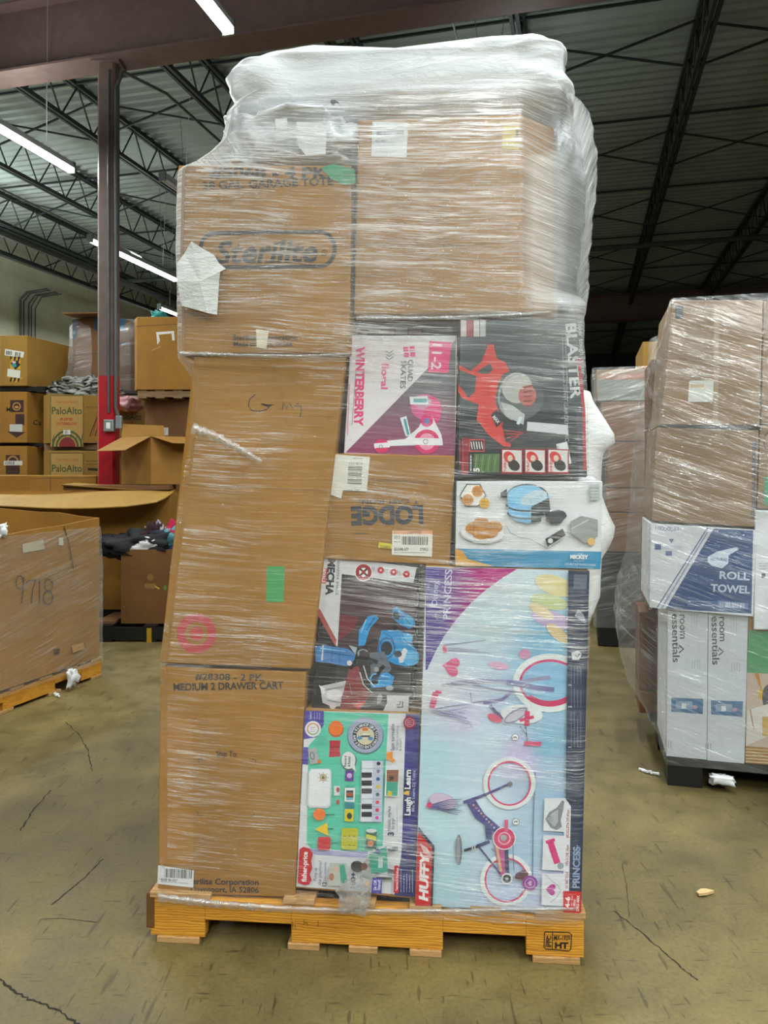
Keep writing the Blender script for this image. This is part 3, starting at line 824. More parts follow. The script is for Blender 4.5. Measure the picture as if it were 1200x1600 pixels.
# --- stack C right of the column
fc = [(gx(208, 8.7), 8.75), (gx(214, 8.6), 8.6), (gx(312, 8.6), 8.6), (gx(320, 8.7), 9.3), (gx(225, 8.7), 9.35)]
r = bin_box('bulk_carton', 'large kraft carton with a torn white label, high behind the load', fc, gz(609, 8.6), gz(495, 8.6), KRAFT2)
A = Art(Face(fc[1], fc[2]), 0)
A.line([(213, 510), (300, 505)], 1, '5e3f18')
A.poly([(244, 519), (272, 517), (273, 532), (269, 532), (268, 521), (248, 523), (250, 532), (246, 539)], 'd6d7d0')
A.line([(236, 548), (252, 541)], 2, 'a68752'); A.build('torn_label', r, INKM)
slatpallet('dark wooden pallet under the high kraft carton at right of the column', gx(214, 8.6), gx(312, 8.6), 8.62, 9.3, gz(622, 8.6), gz(609, 8.6) - gz(622, 8.6), WOODW)
fc2 = [(gx(226, 8.9), 8.9), (gx(322, 8.7), 8.7), (gx(325, 8.7), 9.4), (gx(236, 9.3), 9.4)]
r = bin_box('wrapped_carton', 'dark brown wrapped carton between the column and the big load', fc2, .95, gz(622, 8.7), KRAFT3)
A = Art(Face(fc2[0], fc2[1]), 0); A.rect(247, 668, 263, 680, 'c2c3bc'); A.lines(249, 670, 11, 3, 3, '6b6b68'); A.build('address_label', r, INKM)
r = bin_box('bulk_carton', 'plain kraft carton on the floor below the dark wrapped carton', fc2, 0.0, .95, KRAFT3)
o = pillow('teal_bag', FX, gx(251, 9.1), gx(268, 9.1), -.3, .0, gz(494, 8.7) - .02, gz(485, 8.7), TEALP, amp=.02, seed=2, nu=24, nv=12); tag(o, 'small teal bag on top of the high kraft carton', 'bag')

# --- large low cartons in front of the stacks
r = bin_box('bulk_carton', 'long low kraft carton at the left edge behind the open cartons', [(gx(-40, 8.2), 8.2), (gx(46, 8.0), 8.0), (gx(150, 8.0), 8.0), (gx(150, 8.2), 8.6), (gx(-40, 8.2), 8.7)], 0, gz(743, 8.0), KRAFT2)
A = Art(Face((gx(46, 8.0), 8.0), (gx(150, 8.0), 8.0)), 0); A.line([(79, 745), (79, 770)], 1.2, '5e4322'); A.line([(46, 748), (150, 746)], 1, '6b4c27'); A.build('flap_seam', r, INKM)
# gaylord with the folded-out flap
yb = 6.9; xr = gx(266, yb); zt = 1.15
fg = [(-5.0, yb), (xr, yb), (xr - .03, 7.62), (-5.0, 7.65)]
r = bin_box('open_bulk_carton', 'wide open kraft bulk carton with its lid flap folded out over a shadow', fg, .10, zt, KRAFT2, open_top=True)
def bez(f, n): return [f(i / n) for i in range(n + 1)]
n = 24; vs = []; fs = []
for i in range(n + 1):
    t = i / n; x = -5.0 + (xr + .02 + 5.0) * t
    zi = zt + .004 + .012 * math.sin(t * 9); zo = gz(791, 6.45) + .012 * math.sin(t * 13 + 1) + .05 * max(0, (t - .93)) * 8
    yo = 6.42 + .02 * math.sin(t * 7)
    for (y, z) in ((yb + .05, zi), ((yb + yo) / 2, (zi + zo) / 2 + .015 * math.sin(t * 17)), (yo, zo)):
        vs.append((x, y, z)); 
m_ = len(vs)
vs += [(x, y, z - .008) for x, y, z in vs]
for i in range(n):
    for j in range(2):
        a = i * 3 + j; fs += [(a, a + 1, a + 4, a + 3), (m_ + a, m_ + a + 3, m_ + a + 4, m_ + a + 1)]
    fs += [(i * 3 + 2, m_ + i * 3 + 2, m_ + i * 3 + 5, i * 3 + 5), (i * 3, i * 3 + 3, m_ + i * 3 + 3, m_ + i * 3)]
mesh('folded_flap', vs, fs, KRAFTY, r)
slatpallet('dark pallet under the wide open kraft carton', -5, xr - .05, 6.95, 7.6, 0, .10, PLBLK)
# a flat carton lying across it, and the open carton on top
m0 = [(gx(104, 7.4), 7.32), (gx(269, 7.4), 7.30), (gx(272, 7.6), 7.68), (gx(112, 7.6), 7.70)]
r = bin_box('flat_carton', 'flat kraft carton lying across the wide open carton, red column behind it', m0, zt + .012, gz(758, 7.35), KRAFT3)
m = MB(); T = lambda a, b, c: Vector((a, b, c))
m.hexa([Vector((m0[0][0], 7.28, gz(759, 7.3))), Vector((m0[1][0], 7.28, gz(771, 7.3))), Vector((m0[1][0], 7.6, gz(768, 7.3))), Vector((m0[0][0], 7.6, gz(758, 7.3))),
        Vector((m0[0][0], 7.27, gz(757, 7.3))), Vector((m0[1][0], 7.27, gz(769, 7.3))), Vector((m0[1][0], 7.6, gz(766, 7.3))), Vector((m0[0][0], 7.6, gz(755, 7.3)))]); m.build('lid_flap', KRAFTY, r)
# open square carton with spread flaps
c0 = (gx(236, 7.33), 7.33); cl = (gx(181, 7.5), 7.66); cr = (gx(300, 7.5), 7.62); cb = (cl[0] + cr[0] - c0[0], cl[1] + cr[1] - c0[1])
z0, z1 = gz(757, 7.33) , gz(681, 7.33)
r = bin_box('open_square_carton', 'square kraft carton with spread flaps in front of the column', [cl, c0, cr, cb], z0, z1, KRAFT, open_top=True)
def flap(a, b, out, drop, nm='flap', sa=.02, sb=.02):
    a = Vector((a[0], a[1], z1)); b = Vector((b[0], b[1], z1)); e = (b - a)
    o1 = a + e * sa + Vector((out[0], out[1], drop)); o2 = b - e * sb + Vector((out[0], out[1], drop))
    P = [a, b, o2, o1]; m = MB(); m.hexa([p - Vector((0, 0, .006)) for p in P] + P); m.build(nm, KRAFT, r)
flap(cl, c0, (-.17, -.22), -.14)
flap(c0, cr, (.20, -.16), -.07, sa=.12)
flap(cb, cl, (-.03, .10), .14)

# small carton full of clothes, on its pallet
xl = gx(189, 6.12)
fcl = [(xl, 6.12), (xl + .95, 6.1), (xl + .95, 6.75), (xl - .02, 6.75)]
r = bin_box('clothes_carton', 'dark kraft carton heaped with clothes beside the big load', fcl, .13, gz(859, 6.12), KRAFTD, open_top=True)
A = Art(Face(fcl[0], fcl[1]), 0)
A.el(235, 902, 5, 5, '7a5a25'); A.build('round_sticker', r, INKM); A = Art(Face(fcl[0], fcl[1]), 0); A.poly([(226, 912), (244, 912), (242, 920), (226, 919)], '7f5d30'); A.build('torn_sticker', r, INKM); A = Art(Face(fcl[0], fcl[1]), 0); A.line([(242, 916), (249, 920)], 2, 'b9a43f'); A.build('yellow_sticker', r, INKM); A = Art(Face(fcl[0], fcl[1]), 0); A.poly([(256, 914), (261, 916), (259, 924), (255, 920)], '55702c'); A.build('green_sticker', r, INKM)
pr = slatpallet('black pallet with a yellow strap under the clothes carton', gx(156, 6.05), xl + 1.0, 6.04, 6.8, 0, .13, PLBLK)
m = MB(); xx = gx(233, 6.03); m.box(xx - .018, xx + .018, 6.025, 6.038, .0, .11); m.build('yellow_strap', plain('yellow_strap', 'a8861c', .5), pr)
m = MB(); m.box(gx(157, 6.2), gx(186, 6.2), 6.1, 6.5, .131, .15); o = m.build('loose_cardboard', KRAFT3); tag(o, 'scrap of flat cardboard lying on the black pallet', 'cardboard scrap')
zc = gz(859, 6.12)
cl_list = [('black jacket', '15151a', xl + .10, .24, .34, .13, 'black crumpled garment at the left of the clothes heap'),
           ('navy cloth', '1d2436', xl + .40, .36, .40, .15, 'navy crumpled garment in the middle of the clothes heap'),
           ('teal cloth', '4f8a97', xl + .36, .13, .12, .13, 'teal crumpled garment at the front of the clothes heap'),
           ('pink cloth', 'a3123f', xl + .40, .22, .13, .19, 'magenta crumpled garment on top of the clothes heap'),
           ('white cloth', 'c6c3c4', xl + .22, .07, .12, .07, 'white crumpled garment near the front rim of the clothes carton'),
           ('grey cloth', '8b8f95', xl + .24, .20, .09, .17, 'light grey crumpled garment on top of the clothes heap'),
           ('dark red cloth', '2c1018', xl + .22, .18, .10, .19, 'dark maroon crumpled garment at the peak of the clothes heap')]
FC = Frame(0, 6.14, 1, 0)
for i, (nm, c, x, yy, rx, h, lb) in enumerate(cl_list):
    o = pillow('crumpled_garment', FC, x - rx, x + rx, max(.0, yy - rx * .7), yy + rx * .7, zc - .09, zc + h, plain(nm.replace(' ', '_') + '_fabric', c, .9), amp=.05, seed=i * 3.1, e1=.9, e2=.8, nu=48, nv=24)
    tag(o, lb, 'clothes', 'clothes heaped in the carton')

# ------------------------------------------------------------------ the open gaylord numbered 9718, front left
LF = Frame(-2.12, 4.24, .26, .78)     # its visible side; u runs away from the camera, v into the box... to the left
c1 = (-1.86, 5.02)
ux, uy = LF.u
nx_, ny_ = -uy, ux                     # to the left
x0, y0 = c1[0] - ux * 1.2, c1[1] - uy * 1.2
foot = [(x0, y0), c1, (c1[0] + nx_ * 1.0, c1[1] + ny_ * 1.0), (x0 + nx_ * 1.0, y0 + ny_ * 1.0)]
zb0 = .135
r = thing('open_gaylord_carton', 'wrapped open kraft carton marked 9718 on a pallet at left', 'cardboard box', (sum(p[0] for p in foot) / 4, sum(p[1] for p in foot) / 4, zb0))
def wallstrip(a, b, tops, nm, th=.01, mat=KRAFT2):
    a = Vector((a[0], a[1])); b = Vector((b[0], b[1])); n = len(tops) - 1; nr = Vector((-(b - a).y, (b - a).x)).normalized() * th
    vs = []; fs = []
    for i, t in enumerate(tops):
        p = a.lerp(b, i / n); bow = -.012 * math.sin(math.pi * i / n)
        for q in (p + nr * bow / th * 1, p + nr + nr * bow / th): vs += [(q.x, q.y, zb0), (q.x, q.y, t)]
    for i in range(n):
        k = i * 4; l = k + 4
        fs += [(k, l, l + 1, k + 1), (k + 2, k + 3, l + 3, l + 2), (k + 1, l + 1, l + 3, k + 3), (k, k + 2, l + 2, l)]
    fs += [(0, 1, 3, 2), (n * 4, n * 4 + 2, n * 4 + 3, n * 4 + 1)]
    mesh(nm, vs, fs, mat, r)
f0, f1, f2_, f3_ = foot
wallstrip(f0, f1, [1.0, .99, .985, 1.0, 1.01, 1.015, 1.03, 1.04], 'side_wall')
wallstrip(f1, f2_, [1.04, 1.05, 1.07, 1.07, 1.08, 1.09, 1.10], 'side_wall')
wallstrip(f2_, f3_, [1.09, 1.08, 1.07, 1.06], 'side_wall')
wallstrip(f3_, f0, [1.05, 1.04, 1.02, 1.0], 'side_wall')
m = MB(); m.prism([(x, y) for x, y in foot], zb0, zb0 + .01); m.build('carton_bottom', KRAFT2, r)
A = Art(LF, -.016)
MK = '3a2f26'
A.ring(31, 910, 6.5, 11, 1.6, MK); A.line([(37, 901), (37, 912), (34, 943)], 1.5, MK)                     # 9
A.line([(39, 913), (46, 907), (56, 906)], 1.6, MK); A.line([(56, 906), (51, 922), (49, 943)], 1.5, MK)                                            # 7
A.line([(62, 905), (62, 943)], 1.5, MK)                                                                  # 1
A.ring(76, 914, 7, 10, 1.5, MK); A.ring(75, 934, 8, 11, 1.5, MK)                                         # 8
A.line([(100, 823), (108, 850), (115, 890), (119, 882)], 1.4, '2b2018')
A.poly([(35, 850), (68, 843), (70, 858), (36, 864)], 'b7ab90'); A.rect(92, 840, 99, 852, 'c8c4b4')
A.poly([(83, 1015), (94, 1013), (92, 1022), (85, 1022)], '4a2c1c'); A.poly([(112, 1008), (130, 1004), (132, 1014), (114, 1020)], 'b78c4b')
A.build('marker_writing_and_tape', r, INKM)
# wrap around it
LW = Frame(f0[0], f0[1], ux, uy)
o = shell(LW, [(.10, -.015, 1.215, -.02, 1.02, .02), (.5, -.02, 1.215, -.022, 1.02, .02), (.93, -.015, 1.21, -.018, 1.02, .02), (.985, -.012, 1.205, -.014, 1.015, .02)], 60, 60, 20, .005, 'stretch_wrap', FILM3, None, cap=False, seed=4)
tag(o, 'clear stretch wrap around the kraft carton marked 9718', 'stretch wrap')
o = pillow('plastic_film_bunch', LW, .34, .40, -.03, .03, .985, 1.05, SHEET, amp=.03, seed=8, nu=32, nv=16); tag(o, 'crumpled clear plastic bunched on the rim at the left edge', 'plastic film')
o = pillow('film_tail', LW, .86, .93, -.06, -.03, .03, .12, SHEET, amp=.03, seed=9, nu=32, nv=16); tag(o, 'twisted tail of wrap hanging from the left pallet', 'plastic film')
# its pallet: notched stringers
def notched(fr, s0, s1, d0, d1, z0, z1, zn, notches, mat, nm, parent):
    m = MB(); e = s0
    for a, b in notches:
        m.box(e, a, d0, d1, z0, z1, fr.W); m.box(a, b, d0, d1, zn, z1, fr.W); e = b
    m.box(e, s1, d0, d1, z0, z1, fr.W)
    return m.build(nm, mat, parent, bevel=.002)
r = thing('wooden_pallet', 'yellow pine pallet under the carton marked 9718', 'pallet', LW.W(.6, .5, 0))
for d in (0, .48, .96):
    notched(LW, 0, 1.22, d, d + .038, .018, .112, .062, [(.16, .40), (.80, 1.03)], WOOD, 'stringer', r)
for k in range(6):
    s = .0 + (1.22 - .1) * k / 5
    m = MB(); m.box(s, s + .1, -.004, 1.0, .112, .130, LW.W); m.build('deck_board', WOODE, r, bevel=.002)
for k in range(4):
    s = (1.22 - .1) * k / 3
    m = MB(); m.box(s, s + .1, -.004, 1.0, .0, .018, LW.W); m.build('bottom_board', WOODE, r, bevel=.002)

# ================================================================== the big wrapped pallet load
M_ = MAIN
r = thing('wooden_pallet', 'orange-yellow notched pine pallet under the big wrapped load', 'pallet', M_.W(.61, .5, 0))
S = lambda px, py=1440: M_.sz(px, py, 0)[0]
ZS0, ZS1 = .018, .127
notched(M_, .0, 1.221, .0, .038, ZS0, ZS1, .068, [(S(320), S(455)), (S(692), S(822))], WOOD, 'stringer', r)
for d in (.48, .962):
    notched(M_, .0, 1.221, d, d + .038, ZS0, ZS1, .068, [(S(320), S(455)), (S(692), S(822))], WOOD, 'stringer', r)
for a, b in ((235, 330), (443, 492), (540, 587), (640, 690), (735, 782), (836, 915)):
    m = MB(); m.box(S(a, 1405), S(b, 1405), -.006, 1.0, ZS1, ZS1 + .017, M_.W); m.build('deck_board', WOODE, r, bevel=.002)
for a, b in ((246, 312), (450, 499), (545, 590), (640, 690), (832, 906)):
    m = MB(); m.box(S(a, 1490), S(b, 1490), -.006, 1.0, 0, ZS0, M_.W); m.build('bottom_board', WOODE, r, bevel=.002)
A = Art(M_, 0)
A.ring(872, 1470, 22.5, 15, 1.6, '1c1712', a0=0, a1=360) if False else None
K = '1c1510'
A.line([(852, 1456), (889, 1457), (893, 1460), (892, 1483), (889, 1486), (853, 1483), (850, 1480), (851, 1457), (853, 1456)], 1.6, K)
A.line([(863.5, 1457), (863, 1484)], 1.3, K); A.text('MX-1939', 865.5, 1469, 8, K, -1, wd=25, bold=.02); A.text('HT', 867, 1481.5, 9, K, -1, wd=21, bold=.05)
A.text('IPPC', 861, 1480, 6, K, 90, wd=18, bold=.03); A.line([(853, 1480), (855, 1462)], 1.4, K)
A.build('heat_treatment_stamp', r, INKM); A = Art(M_, 0)
A.line([(457, 1440), (457, 1450), (457, 1444), (461, 1444), (461, 1451)], .8, '4a2a10'); A.line([(475, 1436), (475, 1446), (475, 1441), (480, 1442), (480, 1447)], .8, '4a2a10'); A.line([(497, 1438), (497, 1448)], .8, '4a2a10')
A.build('pencil_marks', r, INKM)
m = MB(); m.box(-.012, .012, -.004, .042, ZS0 + .02, ZS1 + .012, M_.W); m.build('splintered_corner', KRAFTD, r, bevel=.004)

# ------------- cartons, bottom to top
DK = '23242c'
# drawer cart carton
r = carton('drawer_cart_carton', 'kraft drawer cart shipping carton, lowest at left of the big load', 'cardboard box', [(250, 1042), (478, 1050), (461, 1403), (246, 1396)], .012, .90, KRAFT2)
A = Art(M_, .012)
A.text('ROUND BROWN 2.0', 304, 1062, 11, '2a2b30', -1, wd=112, bold=.03) if False else A.text('#28308 - 2 PK.', 305, 1062, 10, '3a3a38', -1, wd=108, bold=.02)
A.text('MEDIUM 2 DRAWER CART', 271, 1079, 11, '33322f', 1, wd=172, bold=.03)
A.text('Ship To:', 338, 1182, 9, DK, -1, wd=33, bold=.01)
for p in ([(311, 1192), (310, 1186), (316, 1186)], [(393, 1186), (399, 1187), (399, 1192)], [(309, 1268), (309, 1274), (315, 1274)], [(391, 1275), (397, 1275), (397, 1270)]): A.line(p, 1, DK)
A.text('Sterilite Corporation', 290, 1381, 9, DK, -1, wd=114, bold=.02)
A.text('Davenport, IA 52806', 298, 1393, 8.5, DK, -1, wd=106, bold=.012)
A.line([(250, 1120), (300, 1122)], .8, '8a6432'); A.line([(468, 1060), (453, 1402)], .8, '8f6c3c')
A.build('carton_printing', r, INKM)
A = Art(M_, .010); A.poly([(247, 1352), (303, 1360), (302, 1387), (246, 1381)], 'd6d9da'); A.bars(258, 1357, 42, 14, 3, '26282c', 3); A.text('4630 96 027', 251, 1376, 4, '3a3a3a', -4, wd=26, bold=.02); A.lines(251, 1377, 44, 1, 4, '6a6a6a', 4); A.build('barcode_label', r, INKM)
A = Art(M_, .0115); A.poly([(251, 1110), (300, 1122), (302, 1352), (248, 1350)], 'a2722f'); A.build('corner_tape', r, INKM)
# large plain carton with the ring emblem
r = carton('tall_carton', 'tall leaning kraft carton with a red ring emblem at left of the big load', 'cardboard box', [(303, 556), (541, 548), (485, 1046), (249, 1036)], .006, .88, KRAFT2)
A = Art(M_, .006)
RD = 'b23a3a'
A.ring(307, 990, 31, 31, 13, RD, n=48); A.el(307, 990, 11, 11, RD, n=32)
A.poly([(417, 885), (445, 885), (443, 941), (416, 940)], '45985a'); 
MKR = '14110f'
A.line([(399, 616), (390, 624), (388, 634), (393, 641), (405, 643), (416, 640), (423, 633)], 1.4, MKR); A.line([(408, 631), (418, 633), (429, 632), (418, 635), (408, 631)], 1.6, MKR)
A.line([(441, 640), (443, 628), (448, 638), (452, 630), (458, 639)], 1.4, MKR); A.line([(466, 630), (460, 635), (470, 634), (471, 643), (468, 652)], 1.4, MKR)
A.text('IT', 444, 640, 10, MKR) if False else None
A.line([(288, 757), (508, 767)], 1.0, '8a6330')
A.build('carton_printing', r, INKM)
# dark gap filler behind: black block painting the shade between the boxes
r = carton('dark_gap_filler', 'black block painting the shaded gap behind the skates and robot boxes', 'box', [(548, 504), (675, 504), (636, 1395), (480, 1395)], .16, .70, BLACKB)
A = Art(M_, .16)
for k, c in enumerate(('8c3a30', 'b9a9a0', 'a5786a', 'c0b3a8', '9a4a3c')): A.rect(555 + k * 21, 506, 574 + k * 21, 526, c)
A.build('edge_print', r)
r = carton('dark_gap_filler', 'black block painting the shaded gap behind the bicycle box and the chainsaw box', 'box', [(722, 500), (912, 500), (900, 1400), (660, 1400)], .34, .55, BLACKB)  # black block again, painting the shade of this gap

# --- pink and white skates box
q = [(548, 524), (714, 524), (711, 716), (537, 709)]
r = carton('skates_box', 'white and pink quad skates box standing on end in the big load', 'box', q, .04, .11, WHITEB)
A = Art(M_, .04)
A.poly([(549, 526), (714, 531), (711, 714), (538, 708)], 'd9d6d9')
A.grad([(712, 531), (712, 532), (711, 714), (540, 707)], lambda x, y: tuple(a * (1 - t) + b * t for a, b, t in zip(hx('6b6f74'), hx('8a3a62'), [min(1, max(0, (y - 600) / 100))] * 3)), 10, 16)
A.text('WHISPERBERRY'[:0] or 'WINTERBERRY', 557, 541, 13, 'd83a78', -91.5, wd=125, bold=.05)
for k in range(3): A.line([(603, 548 + k * 5), (608, 552 + k * 5), (615, 547 + k * 5)], 1.3, '55565c')
A.text('floral', 597, 566, 10, 'd8548a', -92, wd=42, bold=.03); A.text('QUAD', 638, 562, 8, '5c5d66', -92, wd=34, bold=.02); A.text('SKATES', 627, 563, 8, '5c5d66', -92, wd=44, bold=.02)
for a, b in ((630, 542), (640, 541), (631, 551), (641, 550)): A.rect(a, b, a + 8, b + 7, 'd8548a')
A.poly([(671, 533), (706, 535), (700, 583), (669, 582)], 'e0427f'); A.text('11-2', 676, 537, 15, 'ecd3df', -93, wd=40, bold=.02)
A.line([(556, 580), (550, 664)], .8, '7c7c86'); A.line([(546, 600), (543, 680)], .8, 'c94a80')
# skate: boot, plate and wheels
A.el(664, 636, 22, 20, 'c95a92'); A.el(676, 642, 14, 22, 'd6307c'); A.el(660, 628, 14, 10, 'b98aa6')
A.poly([(640, 620), (668, 619), (669, 632), (641, 632)], 'd4dbdf'); A.rect(646, 623, 667, 629, '5fa0a8')
A.poly([(625, 653), (635, 650), (642, 680), (634, 682)], 'd4dbdf'); A.poly([(630, 655), (634, 654), (640, 679), (636, 680)], '4a96a5')
A.poly([(587, 690), (633, 686), (654, 668), (663, 650), (675, 650), (690, 680), (691, 696), (640, 696), (606, 697), (588, 700)], 'dcdde2')
A.el(667, 657, 10, 10, 'd5307a'); A.el(667, 658, 4.5, 4.5, '6b7fae')
A.el(667, 690, 20, 19, 'd01d63'); A.el(667, 690, 13, 13, 'e08fa8'); A.poly([(640, 684), (691, 685), (692, 696), (641, 695)], 'dedfe4'); A.ring(665, 690, 4, 4, 1, '6d6d74')
A.el(596, 697, 12, 11, 'd01d63'); A.poly([(584, 693), (609, 691), (609, 699), (585, 700)], 'dedfe4'); A.ring(595, 698, 3, 3, 1, '6d6d74')
A.line([(541, 708), (711, 716)], 2, 'd8a0b8')
A.build('box_artwork', r)

# --- red and black power tool box
q = [(718, 500), (908, 500), (918, 746), (716, 740)]
r = carton('power_tool_box', 'dark power tool box with a red chainsaw-like tool picture, top right of the big load', 'box', q, .02, .30, BLACKB)
A = Art(M_, .02)
A.poly([(719, 501), (907, 501), (917, 744), (717, 738)], '3b464a')
A.poly([(719, 640), (900, 640), (905, 744), (717, 738)], '262d30')
for i, (c, t) in enumerate((('c4b9bb', 0), ('a6444e', 1), ('c9c6c7', 2), ('b7b9ba', 3))): A.rect(720 + i * 10, 500, 729 + i * 10, 526, c)
A.text('BOTH', 733, 504, 6, '6a2a33', -90, wd=18)
A.text('BLASTER', 884, 506, 16, 'b9bfc2', -86, wd=118, bold=.03); A.text('super tough cutter', 903, 502, 7, 'b9bfc2', -86, wd=84, bold=.01)
A.line([(904, 560), (912, 640), (914, 735)], 5, 'a83a44'); A.text('2-IN-1 GARDEN VAC', 880, 600, 6, '9aa5a8', -88, wd=90)
A.lines(884, 520, 110, 2, 5, '8a9496', 88, 1.2)
RED = 'c5352f'
A.poly([(763, 538), (771, 538), (776, 560), (790, 566), (796, 580), (782, 586), (745, 588), (734, 584), (717, 577), (717, 570), (735, 580), (752, 566)], RED)
A.poly([(744, 582), (758, 572), (766, 568), (770, 578), (762, 585)], '3b464a')
A.poly([(745, 584), (786, 584), (778, 600), (774, 628), (786, 662), (800, 690), (797, 699), (786, 697), (764, 680), (745, 656), (748, 632), (722, 622), (716, 612), (716, 600), (732, 622), (742, 612)], RED)
A.poly([(717, 585), (740, 590), (742, 600), (736, 613), (725, 604)], '3b464a')
A.el(812, 622, 38, 34, '51595b', -10); A.el(808, 606, 24, 24, 'a8aaa5'); A.el(824, 618, 14, 16, 'b0645c'); A.ring(812, 622, 34, 38, 3, '8c9496', -10, a0=120, a1=300)
for k in range(5): A.line([(818, 606 + k * 7), (832, 602 + k * 8)], 2.6, '7c3f3c')
A.poly([(782, 628), (802, 634), (820, 648), (818, 664), (806, 658), (790, 650)], 'aab0b1')
A.line([(814, 651), (809, 663)], 5, 'c3d0d6')
A.poly([(767, 648), (776, 640), (788, 656), (776, 668)], '23272b'); A.text('MAX', 769, 652, 5, 'b9bfc2', -50, wd=14, bold=.04)
A.poly([(784, 664), (794, 658), (812, 676), (800, 694), (790, 690)], '272b2e')
for k in range(4): A.line([(784 + k * 4, 672 + k * 6), (818 - k * 3, 676 + k * 2)], 1.1, 'c5352f')
A.poly([(824, 659), (887, 664), (888, 679), (823, 673)], 'bfc4c8')
A.poly([(722, 684), (734, 685), (732, 741), (720, 740)], '7f1c26'); A.lines(724, 688, 48, 2, 5, 'c04a50', 90, 1.2)
A.rect(733, 686, 757, 706, 'b3303a'); A.rect(735, 688, 755, 704, '17181b')
for k in range(5): A.line([(736 + k * 4, 690), (738 + k * 4, 702)], 1.4, 'c9cccc')
A.poly([(741, 709), (781, 709), (780, 738), (740, 738)], '4c6b3c')
for k in range(7): A.line([(745 + k * 5, 711), (742 + k * 5, 736)], 1.2, ('6f8f55', '355429')[k % 2])
A.lines(735, 736, 26, 1, 4, 'd9d9d9', -90, 1.4); A.text('5', 749, 737, 9, 'd9d9d9', 90, bold=.03)
for i, x in enumerate((784, 820, 856)):
    A.poly([(x - 1, 701), (x + 33, 702), (x + 33, 741), (x - 1, 740)], '8e1f2a'); A.poly([(x + 1, 703), (x + 31, 704), (x + 31, 738), (x + 1, 737)], 'c9c9c9')
    A.el(x + 12, 715, 11, 8, RED, 50); A.el(x + 19, 727, 10, 8, '31302f', 40); A.el(x + 13, 716, 4, 5, 'cbb8a8'); A.text(('TURBO', 'VAC', 'SHRED')[i], x + 7, 737, 4, RED, 90, wd=18, bold=.03)
A.build('box_artwork', r)
A = Art(M_, .017); A.poly([(869, 694), (886, 690), (893, 724), (876, 728)], 'cfd2d2'); A.bars(873, 697, 26, 8, 78, '33363a', 9); A.build('barcode_label', r)
# --- cookware carton, upside down
q = [(513, 708), (711, 712), (703, 884), (499, 873)]
r = carton('cookware_carton', 'kraft cast iron cookware carton, upside down in the middle of the big load', 'cardboard box', q, .026, .13, KRAFT)
A = Art(M_, .026)
G1 = '33383e'
# lettering is inverted: baseline runs right to left
A.text('LODGE', 661, 791, 27, G1, 181, wd=113, bold=.05)
for (x, w_) in ((661, 10), (640, 9)): pass

A.text('CAST IRON', 640, 780, 6.5, G1, 181, wd=74, bold=.02); A.el(563, 781, 2, 2, G1); A.el(650, 785, 2, 2, G1)
A.text('Discard shipper carton for', 666, 751, 6.5, '6a5a44', 178, wd=90, bold=.0)
A.lines(554, 833, 22, 1, 3, G1, 0, 1.2)
A.line([(512, 790), (505, 870)], 1, '7c5c34'); A.build('carton_printing', r, INKM)
A = Art(M_, .0238); A.poly([(512, 709), (578, 714), (573, 768), (536, 766), (533, 779), (509, 770)], 'cfcfc6'); A.bars(566, 729, 28, 22, 92, '3a3c40', 12); A.text('2PZ 001', 563, 764, 4, '44464a', 181, wd=20); A.text('FUR 551', 566, 722, 4, '44464a', 181, wd=20); A.lines(552, 716, 16, 1, 3, '66686c'); A.build('shipping_label', r, INKM)
A = Art(M_, .0236); A.poly([(613, 829), (676, 829), (675, 870), (612, 867)], 'd5d3ca'); A.poly([(614, 829), (676, 829), (676, 835), (614, 834)], 'd49a72'); A.text('CHARTREE', 638, 834, 4, '5a3a2a', 0, wd=20, bold=.02)
A.bars(628, 838, 42, 13, 1, '2e3136', 14); A.text('5012', 616, 842, 5, '44464a', 0, wd=9); A.lines(616, 846, 10, 1, 4, '55575c'); A.text('$5.0,446 677', 616, 860, 4.5, '44464a', -1, wd=22, bold=.02); A.text('27.0XL2', 656, 860, 4, '44464a', -1, wd=13, bold=.02); A.lines(616, 863, 50, 1, 3, '6c6e72'); A.build('price_label', r, INKM)
A = Art(M_, .0236); A.poly([(592, 847), (613, 850), (612, 858), (591, 856)], 'c9bb3c'); A.text('CLEARED', 594, 856, 4, '5a5420', -4, wd=16, bold=.02); A.build('yellow_sticker', r, INKM)
# --- waffle maker box
q = [(713, 752), (942, 752), (938, 890), (711, 884)]
r = carton('waffle_maker_box', 'white and blue waffle maker box at right, above the bicycle box', 'box', q, .004, .33, WHITEB)
A = Art(M_, .004)
A.poly([(714, 753), (941, 753), (938, 889), (712, 883)], 'cfd3d6')
A.poly([(712, 857), (940, 862), (938, 889), (712, 884)], '2f86b0')
for k in range(14):
    for j in range(5): A.rect(752 + k * 4, 859 + j * 5, 754 + k * 4, 861 + j * 5, '3f95bd')
A.text('MICKEY', 891, 873, 6, 'd5dde2', -1, wd=28, bold=.05); A.text('DISNEY', 903, 866, 2, 'c5d2da', -1, wd=8); A.text('AND FRIENDS', 897, 877, 2, 'c5d2da', -1, wd=16); A.text('DOUBLE FLIP WAFFLE MAKER', 883, 883, 3.4, 'c5d2da', -2, wd=48); A.text('PLASTIQUE GAUFRIER', 886, 887, 2, 'a5c2d0', -2, wd=42)
A.poly([(712, 857), (722, 860), (730, 872), (726, 884), (712, 883)], 'c88f2c'); A.poly([(712, 868), (730, 873), (772, 885), (712, 884)], 'c99a3a')
